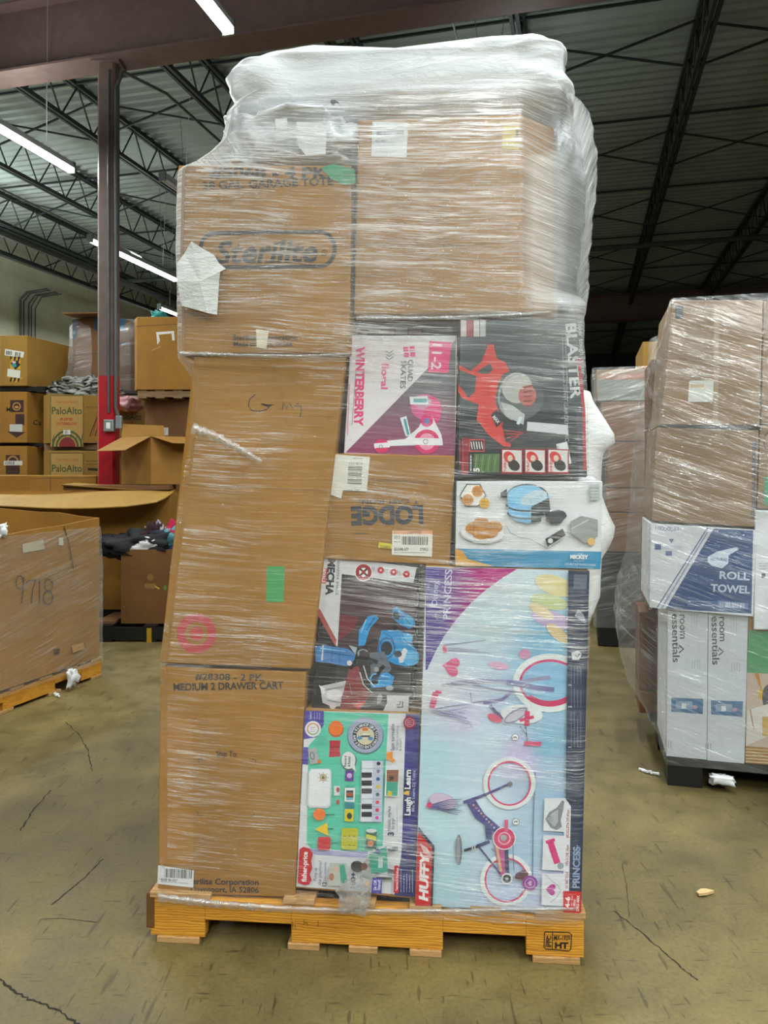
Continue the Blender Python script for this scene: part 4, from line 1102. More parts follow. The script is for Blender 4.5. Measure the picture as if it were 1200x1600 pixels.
# waffles (plain round ones)
WF, WD = 'c98a35', '8f5a1c'
A.poly([(729, 756), (750, 756), (760, 774), (748, 791), (727, 791), (718, 774)], '33363a'); A.poly([(730, 757.5), (749, 757.5), (758, 774), (747, 789.5), (728, 789.5), (720, 774)], 'dcdcd8')
for x, y in ((746, 768), (731, 781)):
    A.el(x, y, 9, 9, WF)
    for k in (-4, 0, 4): A.line([(x + k, y - 6), (x + k, y + 6)], .8, WD); A.line([(x - 6, y + k), (x + 6, y + k)], .8, WD)
A.el(757, 786, 8, 8, 'd7a31f'); A.lines(752, 783, 10, 3, 2.5, '7a5a14')
A.el(754, 834, 35, 15, 'b5b8ba', 4); A.el(754, 832, 34, 14, 'd9dbdc', 4); A.el(754, 832, 26, 10, 'c5c8ca', 4)
for x, y in ((740, 826), (765, 832), (752, 818), (772, 824), (752, 834)):
    A.el(x, y, 13, 9, 'b3752a'); A.el(x, y - 2, 12, 8, WF)
    for k in (-5, 0, 5): A.line([(x + k, y - 7), (x + k, y + 4)], .8, WD); A.line([(x - 9, y - 2 + k * .8), (x + 9, y - 2 + k * .8)], .8, WD)
# the appliance
A.el(824, 776, 33, 20, '2f3438'); A.poly([(782, 770), (792, 764), (792, 778), (783, 777)], '2a2e32')
A.poly([(792, 772), (794, 800), (806, 814), (826, 818), (842, 812), (846, 796), (858, 774)], '6fb0d6'); A.ring(822, 788, 32, 12, 3, '2b3a45', a0=10, a1=180); A.ring(822, 801, 30, 11, 3, '2b3a45', a0=10, a1=180)
A.el(823, 774, 30, 16, '83bfe2'); A.el(834, 778, 22, 10, 'b9cdd8', -20); A.text('good', 828, 785, 7, '7bb0cf', 22, wd=22)
A.poly([(830, 792), (858, 778), (860, 797), (849, 800), (845, 815), (830, 816)], '2c3033'); A.poly([(849, 790), (858, 795), (862, 806), (882, 801), (886, 806), (876, 818), (860, 818), (852, 806)], '303438'); A.el(869, 807, 16, 10, '3a3f43', -12)
A.line([(791, 821), (797, 832), (812, 840), (828, 842), (855, 857)], .8, '50555a')
A.poly([(852, 842), (879, 826), (884, 836), (856, 854)], '26282b'); A.el(860, 845, 4, 4, 'c9cccc'); A.line([(856, 855), (884, 838)], 1.4, 'b9bcbe')
A.poly([(891, 815), (908, 806), (934, 812), (934, 838), (914, 849), (891, 832)], '8d9290')
A.el(924, 846, 6, 6, 'cfa964'); A.line([(893, 826), (920, 812)], 2, 'b9bcbe'); A.poly([(920, 758), (936, 756), (938, 780), (924, 782)], 'a9b4b2'); A.lines(922, 762, 14, 4, 5, '4e5a58')
A.build('box_artwork', r)
# --- robot toy box
q = [(505, 867), (655, 886), (640, 1116), (487, 1108)]
r = carton('robot_toy_box', 'black and white fighting robot toy box with a window, centre of the big load', 'box', q, .035, .12, BLACKB)
A = Art(M_, .035)
A.poly([(504, 866), (651, 887), (646, 911), (534, 897), (530, 1010), (526, 1010), (497, 953)], 'c6c7cb'); A.poly([(504, 866), (532, 870), (528, 1002), (497, 950)], 'c6c7cb')
A.poly([(499, 950), (526, 1000), (524, 1010), (496, 960)], '9c4a44')
A.grad([(534, 900), (650, 913), (640, 1100), (522, 1100)], lambda x, y: tuple(a * (1 - t) + b * t for a, b, t in zip(hx('2a2a2e'), hx('4a3238'), [max(0, 1 - abs(y - 960) / 90)] * 3)), 8, 12)
A.text('MECHA', 513, 873, 11, '24242b', -94, wd=57, bold=.05); A.text('SHARPER IMAGE', 527, 876, 4, '3a3a42', -93, wd=54); A.poly([(506, 888), (512, 888), (509, 912), (502, 911)], 'b5363a'); A.text('RIVALS', 504.5, 889, 5, 'ddd', -94, wd=21, bold=.03) if False else A.text('RIVALS', 504.5, 889, 5, 'dddddd', -94, wd=21, bold=.03)
A.el(568, 894, 14, 14, 'd8d8d8'); A.el(568, 894, 12.5, 12.5, '97272f'); A.el(568, 894, 7, 7, 'd8d8d8'); A.line([(563, 889), (573, 899)], 3, '2b2b30'); A.line([(573, 889), (563, 899)], 3, '2b2b30'); A.el(568, 894, 3, 3, '97272f')
for x, y in ((595, 891), (615, 894), (635, 897)): A.el(x, y, 5.3, 5.3, 'b3262f'); A.el(x, y, 1.6, 1.6, 'd8c8c8'); A.lines(x - 10, y - 5, 8, 2, 3, '77777e', 92)
A.poly([(531, 960), (560, 965), (552, 985), (530, 1000)], '6c1f2c')
BL, BD, BH = '1f8fd0', '135f94', '4bb2e6'
A.poly([(613, 951), (620, 948), (632, 957), (647, 966), (649, 976), (640, 983), (625, 976), (613, 965)], BL); A.el(619, 962, 5, 7, '101820', -30); A.el(638, 970, 8, 8, BH, 30)
A.poly([(575, 963), (587, 961), (592, 966), (578, 982), (570, 1008), (560, 1010), (561, 985)], BL); A.line([(586, 964), (572, 985)], 2, BD)
A.poly([(596, 985), (622, 984), (640, 992), (645, 1008), (655, 1022), (650, 1036), (635, 1042), (618, 1038), (600, 1030), (590, 1012)], BL)
A.el(636, 997, 9, 8, BH); A.el(604, 1013, 9, 11, '142430'); A.ring(604, 1013, 14, 17, 3, BD); A.el(642, 1028, 13, 12, BH); A.poly([(622, 1025), (632, 1012), (637, 1016), (630, 1035), (624, 1036)], 'cfd6da'); A.el(622, 1022, 6, 5, '18222b')
A.poly([(577, 1020), (600, 1018), (612, 1045), (600, 1060), (580, 1055)], '5e6770'); A.poly([(577, 1058), (605, 1050), (616, 1058), (612, 1072), (580, 1075)], BL); A.el(586, 1062, 7, 8, '12202a'); A.ring(586, 1062, 8, 10, 2, BH); A.el(609, 1075, 6, 4, '98a0a8')
A.poly([(492, 1010), (505, 1008), (545, 1014), (558, 1026), (554, 1038), (540, 1041), (515, 1036), (493, 1034)], '3f78b5'); A.line([(505, 1008), (503, 1032)], 2.6, 'b9bec4'); A.el(546, 1036, 4, 4, 'd8c8cc'); A.poly([(545, 1008), (560, 1012), (562, 1026), (556, 1024)], '98a4b0')
A.poly([(500, 1072), (520, 1068), (548, 1062), (560, 1078), (552, 1096), (540, 1102), (520, 1105), (504, 1098)], 'b4b4b8'); A.el(522, 1085, 12, 9, 'd3d1d4'); A.el(543, 1092, 7, 8, 'a2a6aa'); A.poly([(498, 1070), (512, 1078), (505, 1086)], 'dcdcdf'); A.ring(541, 1092, 8, 9, 1.2, '55585e'); A.el(520, 1103, 5, 5, 'c9b8bc')
A.poly([(545, 1045), (560, 1040), (566, 1070), (580, 1085), (600, 1100), (560, 1112), (530, 1110)], '7c2f34'); A.line([(562, 1050), (568, 1070), (582, 1083)], 1.6, 'b8b8bc'); A.poly([(550, 1100), (575, 1095), (560, 1108)], 'd0403c')
A.poly([(585, 1078), (600, 1083), (606, 1100), (596, 1113), (560, 1112), (570, 1098)], '2a2a30'); A.el(593, 1092, 4, 8, '8d8e93', 10)
JD = '161c22'
for p_, w_ in (([(590, 1000), (575, 1005), (566, 1018)], 5), ([(600, 1040), (592, 1050), (590, 1058)], 6), ([(560, 1026), (576, 1030), (590, 1035)], 6), ([(618, 985), (616, 972)], 6), ([(560, 1012), (556, 1030), (548, 1046)], 4)): A.line(p_, w_, JD)
for p_ in ([(600, 988), (612, 996), (618, 1010)], [(596, 1004), (590, 1018), (598, 1030)], [(628, 988), (632, 1000), (645, 1008)], [(505, 1018), (548, 1024)], [(520, 1010), (518, 1036)], [(532, 1012), (530, 1038)], [(626, 958), (642, 976)], [(568, 1062), (605, 1060)]): A.line(p_, 1.1, BD)
for p_ in ([(606, 986), (620, 986)], [(622, 954), (632, 962)], [(638, 1006), (648, 1014)], [(572, 968), (564, 990)], [(500, 1013), (540, 1018)], [(634, 1020), (646, 1022)], [(596, 1056), (610, 1058)]): A.line(p_, 1.6, '8fd2f0', .6)
A.ring(567, 1022, 9, 8, 2, '8d949a', a0=180, a1=330); A.el(578, 1034, 5, 5, '30373d'); A.el(588, 1046, 4, 4, '8d949a'); A.line([(568, 1040), (574, 1060), (586, 1074)], 1.4, 'c9ccd0')
for p_ in ([(508, 1078), (540, 1072)], [(512, 1094), (532, 1098)], [(546, 1068), (550, 1086)]): A.line(p_, 1.2, '7c7f85')
A.poly([(604, 1086), (639, 1087), (638, 1114), (598, 1112), (605, 1098)], 'c6c7cb'); A.line([(620, 1105), (629, 1105), (629, 1095)], 2, '33343a'); A.line([(620, 1101), (625, 1101), (625, 1095)], 1.6, '33343a')
A.build('box_artwork', r)
# --- toy DJ table box
q = [(477, 1109), (657, 1115), (650, 1405), (462, 1388)]
r = carton('toy_table_box', 'turquoise and purple musical toy table box at the bottom centre of the big load', 'box', q, .015, .14, KRAFT)
A = Art(M_, .015)
NV, TQ, WT = '343a86', '57c2a8', 'd4d7dc'
A.poly([(477, 1110), (656, 1116), (650, 1400), (463, 1385)], WT)
A.poly([(634, 1115), (656, 1116), (650, 1402), (622, 1399), (628, 1320)], NV); A.poly([(630, 1320), (652, 1321), (650, 1402), (616, 1399)], '29306f')
A.poly([(476, 1110), (506, 1111), (507, 1132), (495, 1152), (474, 1155)], '4f479c'); A.poly([(473, 1167), (490, 1168), (492, 1196), (472, 1194)], '4f479c')
A.text('Select', 487, 1124, 4, 'c9c8e6', 90, wd=12); A.lines(491, 1124, 12, 3, 4, 'b3b2dc', -90)
A.poly([(506, 1112), (607, 1116), (603, 1190), (598, 1322), (575, 1331), (486, 1326), (479, 1318), (482, 1165), (496, 1150), (506, 1132)], TQ)
A.poly([(479, 1326), (575, 1331), (573, 1341), (492, 1335)], '9fa0cf')
A.el(489, 1139, 12.5, 12.5, 'dcdde0'); A.ring(489, 1139, 9.5, 9.5, 2, '8aa87a', a1=150); A.ring(489, 1139, 9.5, 9.5, 2, 'd08a60', a0=150, a1=360); A.lines(485, 1136, 8, 3, 3, '9a6a8a')
A.el(525, 1139, 12, 13, 'b35210'); A.el(525, 1137.5, 11, 11.5, 'e8711c')
A.poly([(515, 1157), (532, 1157), (531, 1170), (532, 1182), (514, 1183), (515, 1170)], 'b5203a'); A.rect(516, 1166, 531, 1169, '8f1329')
A.el(571, 1150, 28.5, 29, '3f6e74'); A.el(571, 1148.5, 27.5, 28, '97a0bd'); A.el(571, 1150, 22, 23, 'a6afc6'); A.el(571, 1150, 20.5, 21, '2b3444'); A.el(571, 1150, 14, 14, 'c9c4a8'); A.rect(566, 1136, 575, 1142, 'd0702a'); A.el(562, 1153, 4, 3, '4a86b0'); A.el(579, 1154, 4, 3, '4a86b0'); A.el(571, 1150, 7, 4, 'e0d9c9'); A.rect(564, 1149, 578, 1152, '33404e')
for i, ch in enumerate('ABCDEFGHIJKLMNOPQRSTUVWXYZ'):
    t = 70 + i * 360 / 26; A.text(ch, 571 + 15.5 * math.cos(R(t)) - 1.5 * math.sin(R(-t)) * 0, 1150 + 15.5 * math.sin(R(t)), 4, 'd6dade', -(t + 90), bold=.03)
A.poly([(481, 1171), (494, 1168), (500, 1192), (485, 1195)], 'a3a6a9'); A.ring(488, 1181, 3.5, 6, 1, '3a3c40', -10); A.el(499, 1190, 3, 3, 'd0762e')
A.el(545, 1189, 12, 14.5, '4a5560'); A.el(544.5, 1188, 11, 13.5, 'd6d9da'); A.poly([(548, 1198), (556, 1206), (554, 1192)], 'd6d9da'); A.text('Record', 541, 1198, 4, '4a4450', 88, wd=17, bold=.02); A.text('& Remix!', 547, 1198, 4, '4a4450', 88, wd=16, bold=.02)
A.poly([(540, 1204), (553, 1204), (552, 1221), (539, 1220)], '5a2f8e'); A.el(546, 1212, 4, 4, 'c7a6da')
A.poly([(486, 1201), (515, 1201), (518, 1206), (517, 1258), (512, 1263), (483, 1262), (480, 1256), (482, 1206)], 'c3ccd4'); A.poly([(488, 1202), (513, 1202), (516, 1206), (515, 1255), (511, 1260), (485, 1259), (482, 1254), (484, 1206)], 'dfe2e8')
A.ring(505, 1215, 5.5, 5.5, 1.6, 'b38a4a'); A.el(505, 1215, 3, 3, '7a7a4a'); 
for k in range(8): A.line([(505 + 6.5 * math.cos(k * .785), 1215 + 6.5 * math.sin(k * .785)), (505 + 8.5 * math.cos(k * .785), 1215 + 8.5 * math.sin(k * .785))], .8, '6a5a3a')
A.poly([(522, 1228), (531, 1228), (531, 1243), (522, 1243)], 'd0d5d8'); A.el(528, 1234, 2.6, 4, 'a82b3c'); A.el(528, 1253, 2.6, 4, 'a84a3c')
A.poly([(540, 1228), (554, 1228), (553, 1285), (538, 1284)], '3fa08c'); A.poly([(539, 1231), (555, 1231), (554, 1253), (538, 1252)], 'd9dcde'); A.rect(541, 1235, 552, 1250, '2b3238'); A.rect(542, 1239, 551, 1244, 'b5533a'); A.rect(541, 1246, 552, 1250, '6fb3c2')
A.poly([(539, 1264), (553, 1264), (552, 1284), (538, 1283)], 'c9c11f'); A.el(546, 1275, 4, 5, '25281f'); A.rect(539, 1254, 553, 1264, '2f7f92')
# keyboard
A.poly([(565, 1188), (599, 1189), (597, 1285), (562, 1284)], 'a4b3c8')
for k in range(8):
    y = 1189 + k * 12; A.poly([(566 - k * .3, y), (598.5 - k * .3, y), (598.2 - k * .3, y + 11), (565.8 - k * .3, y + 11)], 'd3d8e4'); A.poly([(583 - k * .3, y), (598.5 - k * .3, y), (598 - k * .3, y + 11), (583 - k * .3, y + 11)], 'b8bfd4')
for y in (1207, 1219.5, 1232, 1256, 1268.5): A.rect(565, y, 581, y + 8, '23282b')
for k, c in enumerate(('26282c', '7c6f9a', '22609c', 'd1bd2b', '2f6a60', 'd8485a', 'd02a52', 'd0489a')): A.el(591.5 - k * .35, 1193 + k * 12.1, 3, 3, c, n=6 if k % 2 else 12)
# sliders
for (x, y, c) in ((499, 1273, 'e8762a'), (0, 0, 0), (505, 1317, 'c8182c')):
    if x: A.line([(x + 8, y), (x + 24, y)], 1.2, '2c4a44')
A.el(499, 1272.5, 9.5, 9.5, 'e8762a'); A.poly([(492, 1296), (511, 1285), (513, 1306)], 'e5c01f'); A.line([(512, 1295), (521, 1295)], 1.2, '2c4a44'); A.poly([(497, 1308), (515, 1307), (517, 1310), (516, 1327), (513, 1329), (498, 1328), (496, 1325)], 'c8182c')
A.poly([(535, 1294), (558, 1294), (560, 1297), (558, 1326), (555, 1328), (535, 1327), (533, 1324), (534, 1296)], 'b9b71f')
for i, c in enumerate('123456'): A.text(c, 541 + (i // 2) * 7, 1322 - (i % 2) * 14, 4, '4a4a1c', 90)
A.poly([(572, 1297), (589, 1297), (588, 1327), (571, 1326)], '2c5a50'); A.el(580.5, 1298, 8.5, 3, 'd2d5d8'); A.poly([(572, 1303), (588, 1307), (588, 1314), (572, 1310)], 'c9c83a'); A.el(579, 1318, 5, 5, 'c97a4a')
for i in range(6):
    for j in range(5): A.rect(496 + i * 2.6, 1150 + j * 3.2, 497.2 + i * 2.6, 1151.2 + j * 3.2, '3f9a86')
# right hand lettering
A.text('Spin turntable', 616, 1173, 5.5, '3a3a6a', 90, wd=42, bold=.01); A.text('for lights, scratching', 622, 1172, 3.8, '5a5a80', 89, wd=38); A.text('& music!', 627, 1173, 3.8, '5a5a80', 89, wd=18)
A.poly([(604, 1176), (614, 1174), (613, 1184), (618, 1188), (613, 1192), (609, 1187), (604, 1187)], 'e08a2a')
A.poly([(603, 1202), (624, 1202), (622, 1245), (601, 1244)], 'dfe2e2'); A.poly([(604, 1203), (623, 1203), (622, 1222), (604, 1221)], '8c5c48'); A.poly([(604, 1221), (622, 1222), (621, 1244), (603, 1243)], '3f9f88'); A.el(609, 1240, 4, 4, 'c9b53a'); A.rect(608, 1213, 615, 1219, '3a2a2a')
A.text('3', 615, 1306, 9, '3a3a5c', 89, bold=.05); A.text('music styles', 609.5, 1298, 5, '3a3a6a', 88.5, wd=38, bold=.01); A.text('to try!', 616, 1296, 5, '3a3a6a', 88.5, wd=17, bold=.01); A.lines(620, 1300, 40, 1, 4, '8a8aa2', -90)
A.text('Laugh', 641.5, 1275, 10, '1d2048', 88.5, wd=30, bold=.10); A.text('Laugh', 641, 1274, 9, 'e2e4ea', 88.5, wd=28, bold=.03); A.text('&', 639, 1243, 8, 'd8b02a', 88.5, bold=.05); A.text('Learn', 641.5, 1234, 10, '1d2048', 88.5, wd=32, bold=.10); A.text('Learn', 641, 1233, 9, 'e2e4ea', 88.5, wd=30, bold=.03)
A.text('Mix & Learn DJ Table', 647.5, 1268, 4.6, 'a9abd8', 88.5, wd=64, bold=.01); A.el(640, 1129, 10, 10, '8f1d40'); A.ring(640, 1129, 7, 7, 1, 'c98aa0'); A.lines(636, 1126, 8, 3, 3, 'd0a9b8')
# brand tab and lower band
A.poly([(468, 1327), (474, 1323), (484, 1326), (489, 1334), (486, 1345), (488, 1356), (484, 1366), (487, 1375), (483, 1382), (476, 1383), (465, 1379)], 'c01f2e'); A.text('fisher-price', 478.5, 1378, 7.5, 'e5e5e5', 87.5, wd=47, bold=.03)
A.text('Pump up', 494.5, 1376, 5, '3c3f5a', 88, wd=20); A.text('the playtime!', 501.5, 1383, 5, '3c3f5a', 88, wd=38); A.text('12', 509.5, 1385, 6, '3c3f5a', 88, bold=.03); A.text('busy activities', 509, 1377, 4, '3c3f5a', 88, wd=30)
A.poly([(515, 1348), (542, 1349), (543, 1385), (513, 1384)], 'b4b7ac'); A.poly([(530, 1352), (538, 1350), (543, 1378), (533, 1382)], '3a9a80'); A.el(518, 1370, 4, 6, 'a8705c'); A.el(524, 1358, 4, 4, 'd0a99a')
A.text('100+', 555, 1388, 7.5, '26283a', 88, wd=25, bold=.04); A.lines(558, 1386, 20, 3, 4, '6f7285', -90); A.el(573, 1381, 4, 4, 'd8b08a')
# girl playing at the table (a generic photograph)
A.poly([(561, 1352), (578, 1355), (583, 1362), (590, 1372), (613, 1373), (612, 1376), (585, 1376), (566, 1368)], '9a9c9c'); A.poly([(565, 1350), (582, 1332), (586, 1335), (573, 1356)], 'a4a3a2'); A.el(558, 1354, 10, 9, '241a1a', 10); A.el(569, 1354, 5, 6, '6f4634')
A.poly([(576, 1335), (604, 1322), (606, 1362), (580, 1365)], '389c86'); A.el(590, 1331, 4, 5, '3f4f86'); A.rect(591, 1340, 598, 1356, 'b9cdd0'); A.poly([(588, 1370), (612, 1371), (612, 1375), (588, 1374)], '1f2022'); A.poly([(605, 1326), (622, 1322), (622, 1329), (607, 1332)], '5c6066'); A.poly([(606, 1357), (619, 1360), (619, 1368), (606, 1366)], '5c6066')
A.poly([(582, 1371), (597, 1373), (596, 1397), (580, 1395)], '4a46a0'); A.text('Sit OR', 588, 1391, 4.5, 'e0e0ee', 88, wd=16, bold=.02); A.text('Stand!', 594, 1391, 4.5, 'e0e0ee', 88, wd=16, bold=.02)
A.poly([(616, 1353), (621, 1352), (624, 1355), (623, 1394), (620, 1396), (615, 1394)], 'bf2038'); A.text('Teaches & Develops', 621.5, 1392, 3.6, 'e8dfe2', 88.5, wd=36, bold=.02); A.lines(626, 1394, 38, 5, 4.5, 'a9abd0', -90, 1)
A.build('box_artwork', r)
# --- bicycle box
q = [(665, 884), (921, 891), (908, 1427), (648, 1416)]
r = carton('bicycle_box', 'tall pale blue and purple kids bicycle box at lower right of the big load', 'box', q, .004, .30, KRAFT)
A = Art(M_, .004)
PTS = [(700, 900, 'd3d6dc'), (800, 930, 'c3d3da'), (850, 1000, '6faed0'), (760, 980, 'b9cdd6'), (690, 1080, 'ccd3dc'), (850, 1060, '7fb4d2'), (680, 1180, 'a8cfdb'), (760, 1160, 'b9d3e0'), (850, 1160, '6fadc8'),
       (680, 1280, 'b3d5de'), (760, 1260, 'c6dbe8'), (860, 1250, '98bcd6'), (690, 1380, 'a3c9d4'), (780, 1400, 'b6c3de'), (870, 1380, 'b3b9d8'), (820, 1320, '9fbfd8'), (725, 1125, 'c5c4e0'), (812, 1180, 'c4b6dc')]
PT = [(x, y, hx(c)) for x, y, c in PTS]
def bg(x, y):
    W = 0; c = [0, 0, 0]
    for a, b, k in PT:
        w_ = 1 / (40 + (x - a) ** 2 + (y - b) ** 2) ** 1.3; W += w_
        for i in range(3): c[i] += k[i] * w_
    return tuple(v / W for v in c)
A.grad([(666, 885), (921, 892), (907, 1426), (649, 1415)], bg, 20, 40)
# wedge with the series name
def wg(x, y):
    t = min(1, max(0, (x - 690) / 60)); a, b = hx('4c3b8e'), hx('b01478'); return tuple(p * (1 - t) + q_ * t for p, q_ in zip(a, b))
arc = [(808, 889), (785, 903), (760, 921), (735, 943), (712, 969), (694, 994), (680, 1019), (667, 1047)]
pts = []; fs = []
for i, (x, y) in enumerate(arc):
    for j in range(7):
        t = j / 6; lx = 665 - (y - 885) * .02 if False else 664; yy = 886
        X0, Y0 = (665, 886 + (1047 - 886) * i / 7) ; pts.append((X0 + (x - X0) * t, Y0 + (y - Y0) * t + (0 if i else 0)))
for i in range(7):
    for j in range(6): k = i * 7 + j; fs.append((k, k + 1, k + 8, k + 7))
A._put(pts, fs, [wg(x, y) for x, y in pts])
rn = random.Random(5)
for k in range(26): x = rn.uniform(668, 780); y = rn.uniform(890, 1010); (A.el(x, y, .9, .9, 'b7a8d8', n=6) if (x - 665) + (y - 886) * .9 < 120 else None)
A.text('Disney', 683, 946, 9, 'b9b6dc', 87, wd=38, bold=.01); A.text('PRINCESS', 703, 968, 11, 'c4c0e2', 87.5, wd=78, bold=.015); A.ring(690, 962, 10, 9, 1, 'a9a5d4', a0=60, a1=300)
# the figures of the cover are left out: soft plain ribbons of colour stand there
A.el(868, 915, 34, 15, 'cfc58f', 18); A.el(858, 940, 30, 12, 'b9c48e', 12); A.el(862, 968, 34, 13, 'b7a3c9', 16); A.el(846, 955, 22, 8, 'd9c69a', 30); A.el(872, 990, 22, 9, 'd2bb8a', 40)
# bicycle close-up
A.el(714, 1041, 1, 1, 'd0d0d0')
for (a, b, c_) in (((693, 1008), (760, 1000), '7d7f9a'), ((700, 1016), (768, 1020), '8b8da8'), ((700, 1012), (750, 1016), '9a9cb4')): A.line([a, b], 2.2, c_, .6)
A.line([(694, 1009), (696, 1020)], 6, 'd0507c'); A.heart(706, 1042, 15, 'cf4a80', 100)
A.el(820, 1022, 9, 8, 'c98aac'); A.el(779, 1040, 16, 6, 'cfa3c0', 10)
A.el(859, 1067, 58, 46, 'd3dcde'); A.ring(859, 1067, 48, 37, 4, 'c4326c'); A.el(859, 1067, 44, 33, '7cb0d2'); A.ring(859, 1067, 48, 37, 9, 'c4285f', a0=25, a1=140)
A.line([(704, 1068), (760, 1063), (810, 1066), (860, 1058)], 6, '8a8cae'); A.line([(792, 1066), (840, 1075), (866, 1078)], 8, '5c5f92'); A.line([(690, 1070), (720, 1066), (780, 1078), (820, 1082)], 1.6, '7c7e94')
A.line([(755, 1098), (785, 1093), (800, 1080)], 5, '7a74a8'); A.line([(735, 1082), (737, 1098), (782, 1092)], 1.6, '80828f'); A.line([(766, 1102), (774, 1112), (786, 1122)], 5, '5a5a86')
A.line([(681, 1082), (675, 1106)], 9, 'cc2f6b'); A.line([(680, 1080), (690, 1082)], 4, 'cc2f6b')
for k in range(9): A.line([(672, 1110), (700 + k * 5, 1104 + k * 3 + (k % 3) * 3), (733 - k * 2, 1100 + k * 5)], 1.6, ('4f4f8c', '7f83ac', '9fa3bc')[k % 3], .5)
A.el(815, 1116, 33, 15, 'd5dbe0', 4); A.el(806, 1118, 22, 9, 'bdb9c9', -30); A.el(773, 1122, 12, 6, 'd0607c', 25); A.ring(806, 1118, 20, 8, 1.6, '6a6f8e', -30); A.line([(824, 1111), (823, 1134)], 8, 'c92a63'); A.line([(812, 1126), (834, 1120)], 5, 'c92a63'); A.lines(800, 1106, 26, 2, 4, '5d5f70')
A.line([(821, 1134), (824, 1158)], 1.6, '5a5c66'); A.line([(812, 1134), (821, 1146)], 1, '5a5c66'); A.poly([(820, 1158), (846, 1159), (845, 1166), (819, 1165)], 'cb3f6e')
for n_, x, y in (('3', 805, 1152), ('2', 806, 1284), ('1', 853, 1411)): A.el(x, y, 5.4, 5.4, '3c4256'); A.el(x, y, 4.7, 4.7, 'e0e3e6'); A.text(n_, x + 2.2, y + 1.7, 5, '33384a', 90, bold=.03)
# whole bicycle, standing on its tail
A.line([(836, 1207), (833, 1290), (832, 1370)], 1.6, '5e6f86')
for x, y, r1 in ((796, 1224, 41), (791, 1375, 41)): A.ring(x, y, r1, r1, 7, 'd5dcdd'); A.ring(x, y, r1 - 7, r1 - 6, 2.4, 'd02c62')
A.line([(724, 1254), (760, 1241), (797, 1224)], 5, '4b4784', 3); A.el(797, 1225, 4, 4, '77777e')
A.poly([(728, 1253), (741, 1247), (757, 1272), (783, 1294), (776, 1302), (758, 1290), (742, 1278)], '4a4684')
for k in range(9): A.el(740 + k * 4, 1258 + k * 4.4, 1.7, 1.7, ('d0a070', 'c95a90', 'b9b6dc')[k % 3], n=7)
A.poly([(757, 1288), (770, 1290), (768, 1312), (760, 1312)], '3f4a78'); A.line([(765, 1315), (745, 1322)], 5, '3f4a78'); A.line([(748, 1323), (776, 1358), (786, 1372)], 3, '4b4a72')
A.poly([(770, 1300), (790, 1316), (795, 1372), (785, 1375), (776, 1345)], 'b04a86'); A.line([(776, 1322), (783, 1362)], 4, 'caa37a'); A.line([(790, 1300), (793, 1370)], 6, '34405f')
A.el(788, 1310, 18, 18, 'd8dde0'); A.el(788, 1310, 16.5, 16.5, 'c93464'); A.ring(788, 1310, 10, 10, 2, 'd9a3b8'); A.el(787, 1309, 5, 5, 'a3a6ae'); A.line([(791, 1281), (791, 1300)], 6, 'c9587f')
A.el(792, 1373, 9, 9, 'd0d5d8'); A.el(792, 1373, 6.5, 6.5, '3c444c'); A.el(792, 1373, 2.5, 2.5, 'a9b0b4'); A.line([(801, 1310), (803, 1362)], 1, '33405a')
A.el(717, 1328, 5, 24, '6c7076'); A.el(716, 1328, 3, 21, '8f9398'); A.line([(725, 1329), (748, 1322)], 4, '2f3442'); A.ring(740, 1325, 3, 6, 2, 'b9bcc0')
A.el(692, 1252, 22, 12, 'c7b5cc', 15); A.ring(692, 1252, 22, 12, .8, 'a394b4', 15)
for k in range(9): A.line([(670, 1259 + k % 4), (700, 1250 + k * 2.4), (722 - k % 3 * 3, 1249 + k * 3)], 1.8, ('3f427c', '6b6f9c', '55588c')[k % 3], .6)
A.el(671, 1258, 4.5, 4.5, 'cc3f74')
A.el(815, 1368, 11, 7, '5c3a44', -20); A.el(828, 1380, 12, 12, '8a2f8c'); A.ring(828, 1380, 8, 8, 1, 'c9a9d0'); A.heart(828, 1380, 4, 'c9a9d0', 90)
A.line([(768, 1326), (772, 1330)], 1, '333333')
# navy spine strip and panels
A.poly([(888, 891), (921, 892), (908, 1426), (882, 1425)], '1d2d4a')
A.poly([(897, 897), (918, 898), (917, 921), (896, 920)], '55606e')      # blank panel where the code was
A.poly([(903, 952), (912, 960), (916, 975), (908, 970), (898, 962)], '8f97a3')
A.poly([(893, 1020), (903, 1016), (909, 1022), (905, 1031), (894, 1031)], 'cdd3d8'); A.line([(899, 1024), (902, 1027), (906, 1021)], 1.4, '1d2d4a')
for y0, y1 in ((1040, 1068), (1070, 1105), (1112, 1168)): A.lines(892, y1, y1 - y0, 4, 5, '6c7a92', -90, .9)
A.text('1', 893, 1168, 5, 'd5dbe2', 90); A.text('2', 893, 1106, 5, 'd5dbe2', 90); A.text('3', 893, 1072, 5, 'd5dbe2', 90)
A.poly([(851, 1247), (883, 1247), (892, 1260), (889, 1391), (882, 1391), (882, 1300), (849, 1298)], 'd2d6dc'); A.poly([(849, 1305), (882, 1306), (881, 1361), (847, 1359)], 'd2d6dc'); A.poly([(847, 1365), (881, 1365), (880, 1416), (846, 1414)], 'd2d6dc'); A.poly([(882, 1260), (892, 1262), (889, 1392), (880, 1392)], 'd2d6dc')
A.poly([(852, 1280), (858, 1269), (870, 1262), (878, 1251), (882, 1252), (880, 1266), (876, 1282), (878, 1292), (870, 1297), (860, 1293)], '7c8288'); A.poly([(855, 1280), (862, 1271), (872, 1265), (872, 1284), (866, 1292)], 'a3a8ad'); A.lines(857, 1276, 8, 3, 3, '3f5a72')
A.line([(860, 1316), (871, 1349)], 10, 'cc1f74'); A.line([(853, 1316), (867, 1312)], 5, 'cc1f74'); A.el(876, 1353, 5, 5, '8f9aa8')
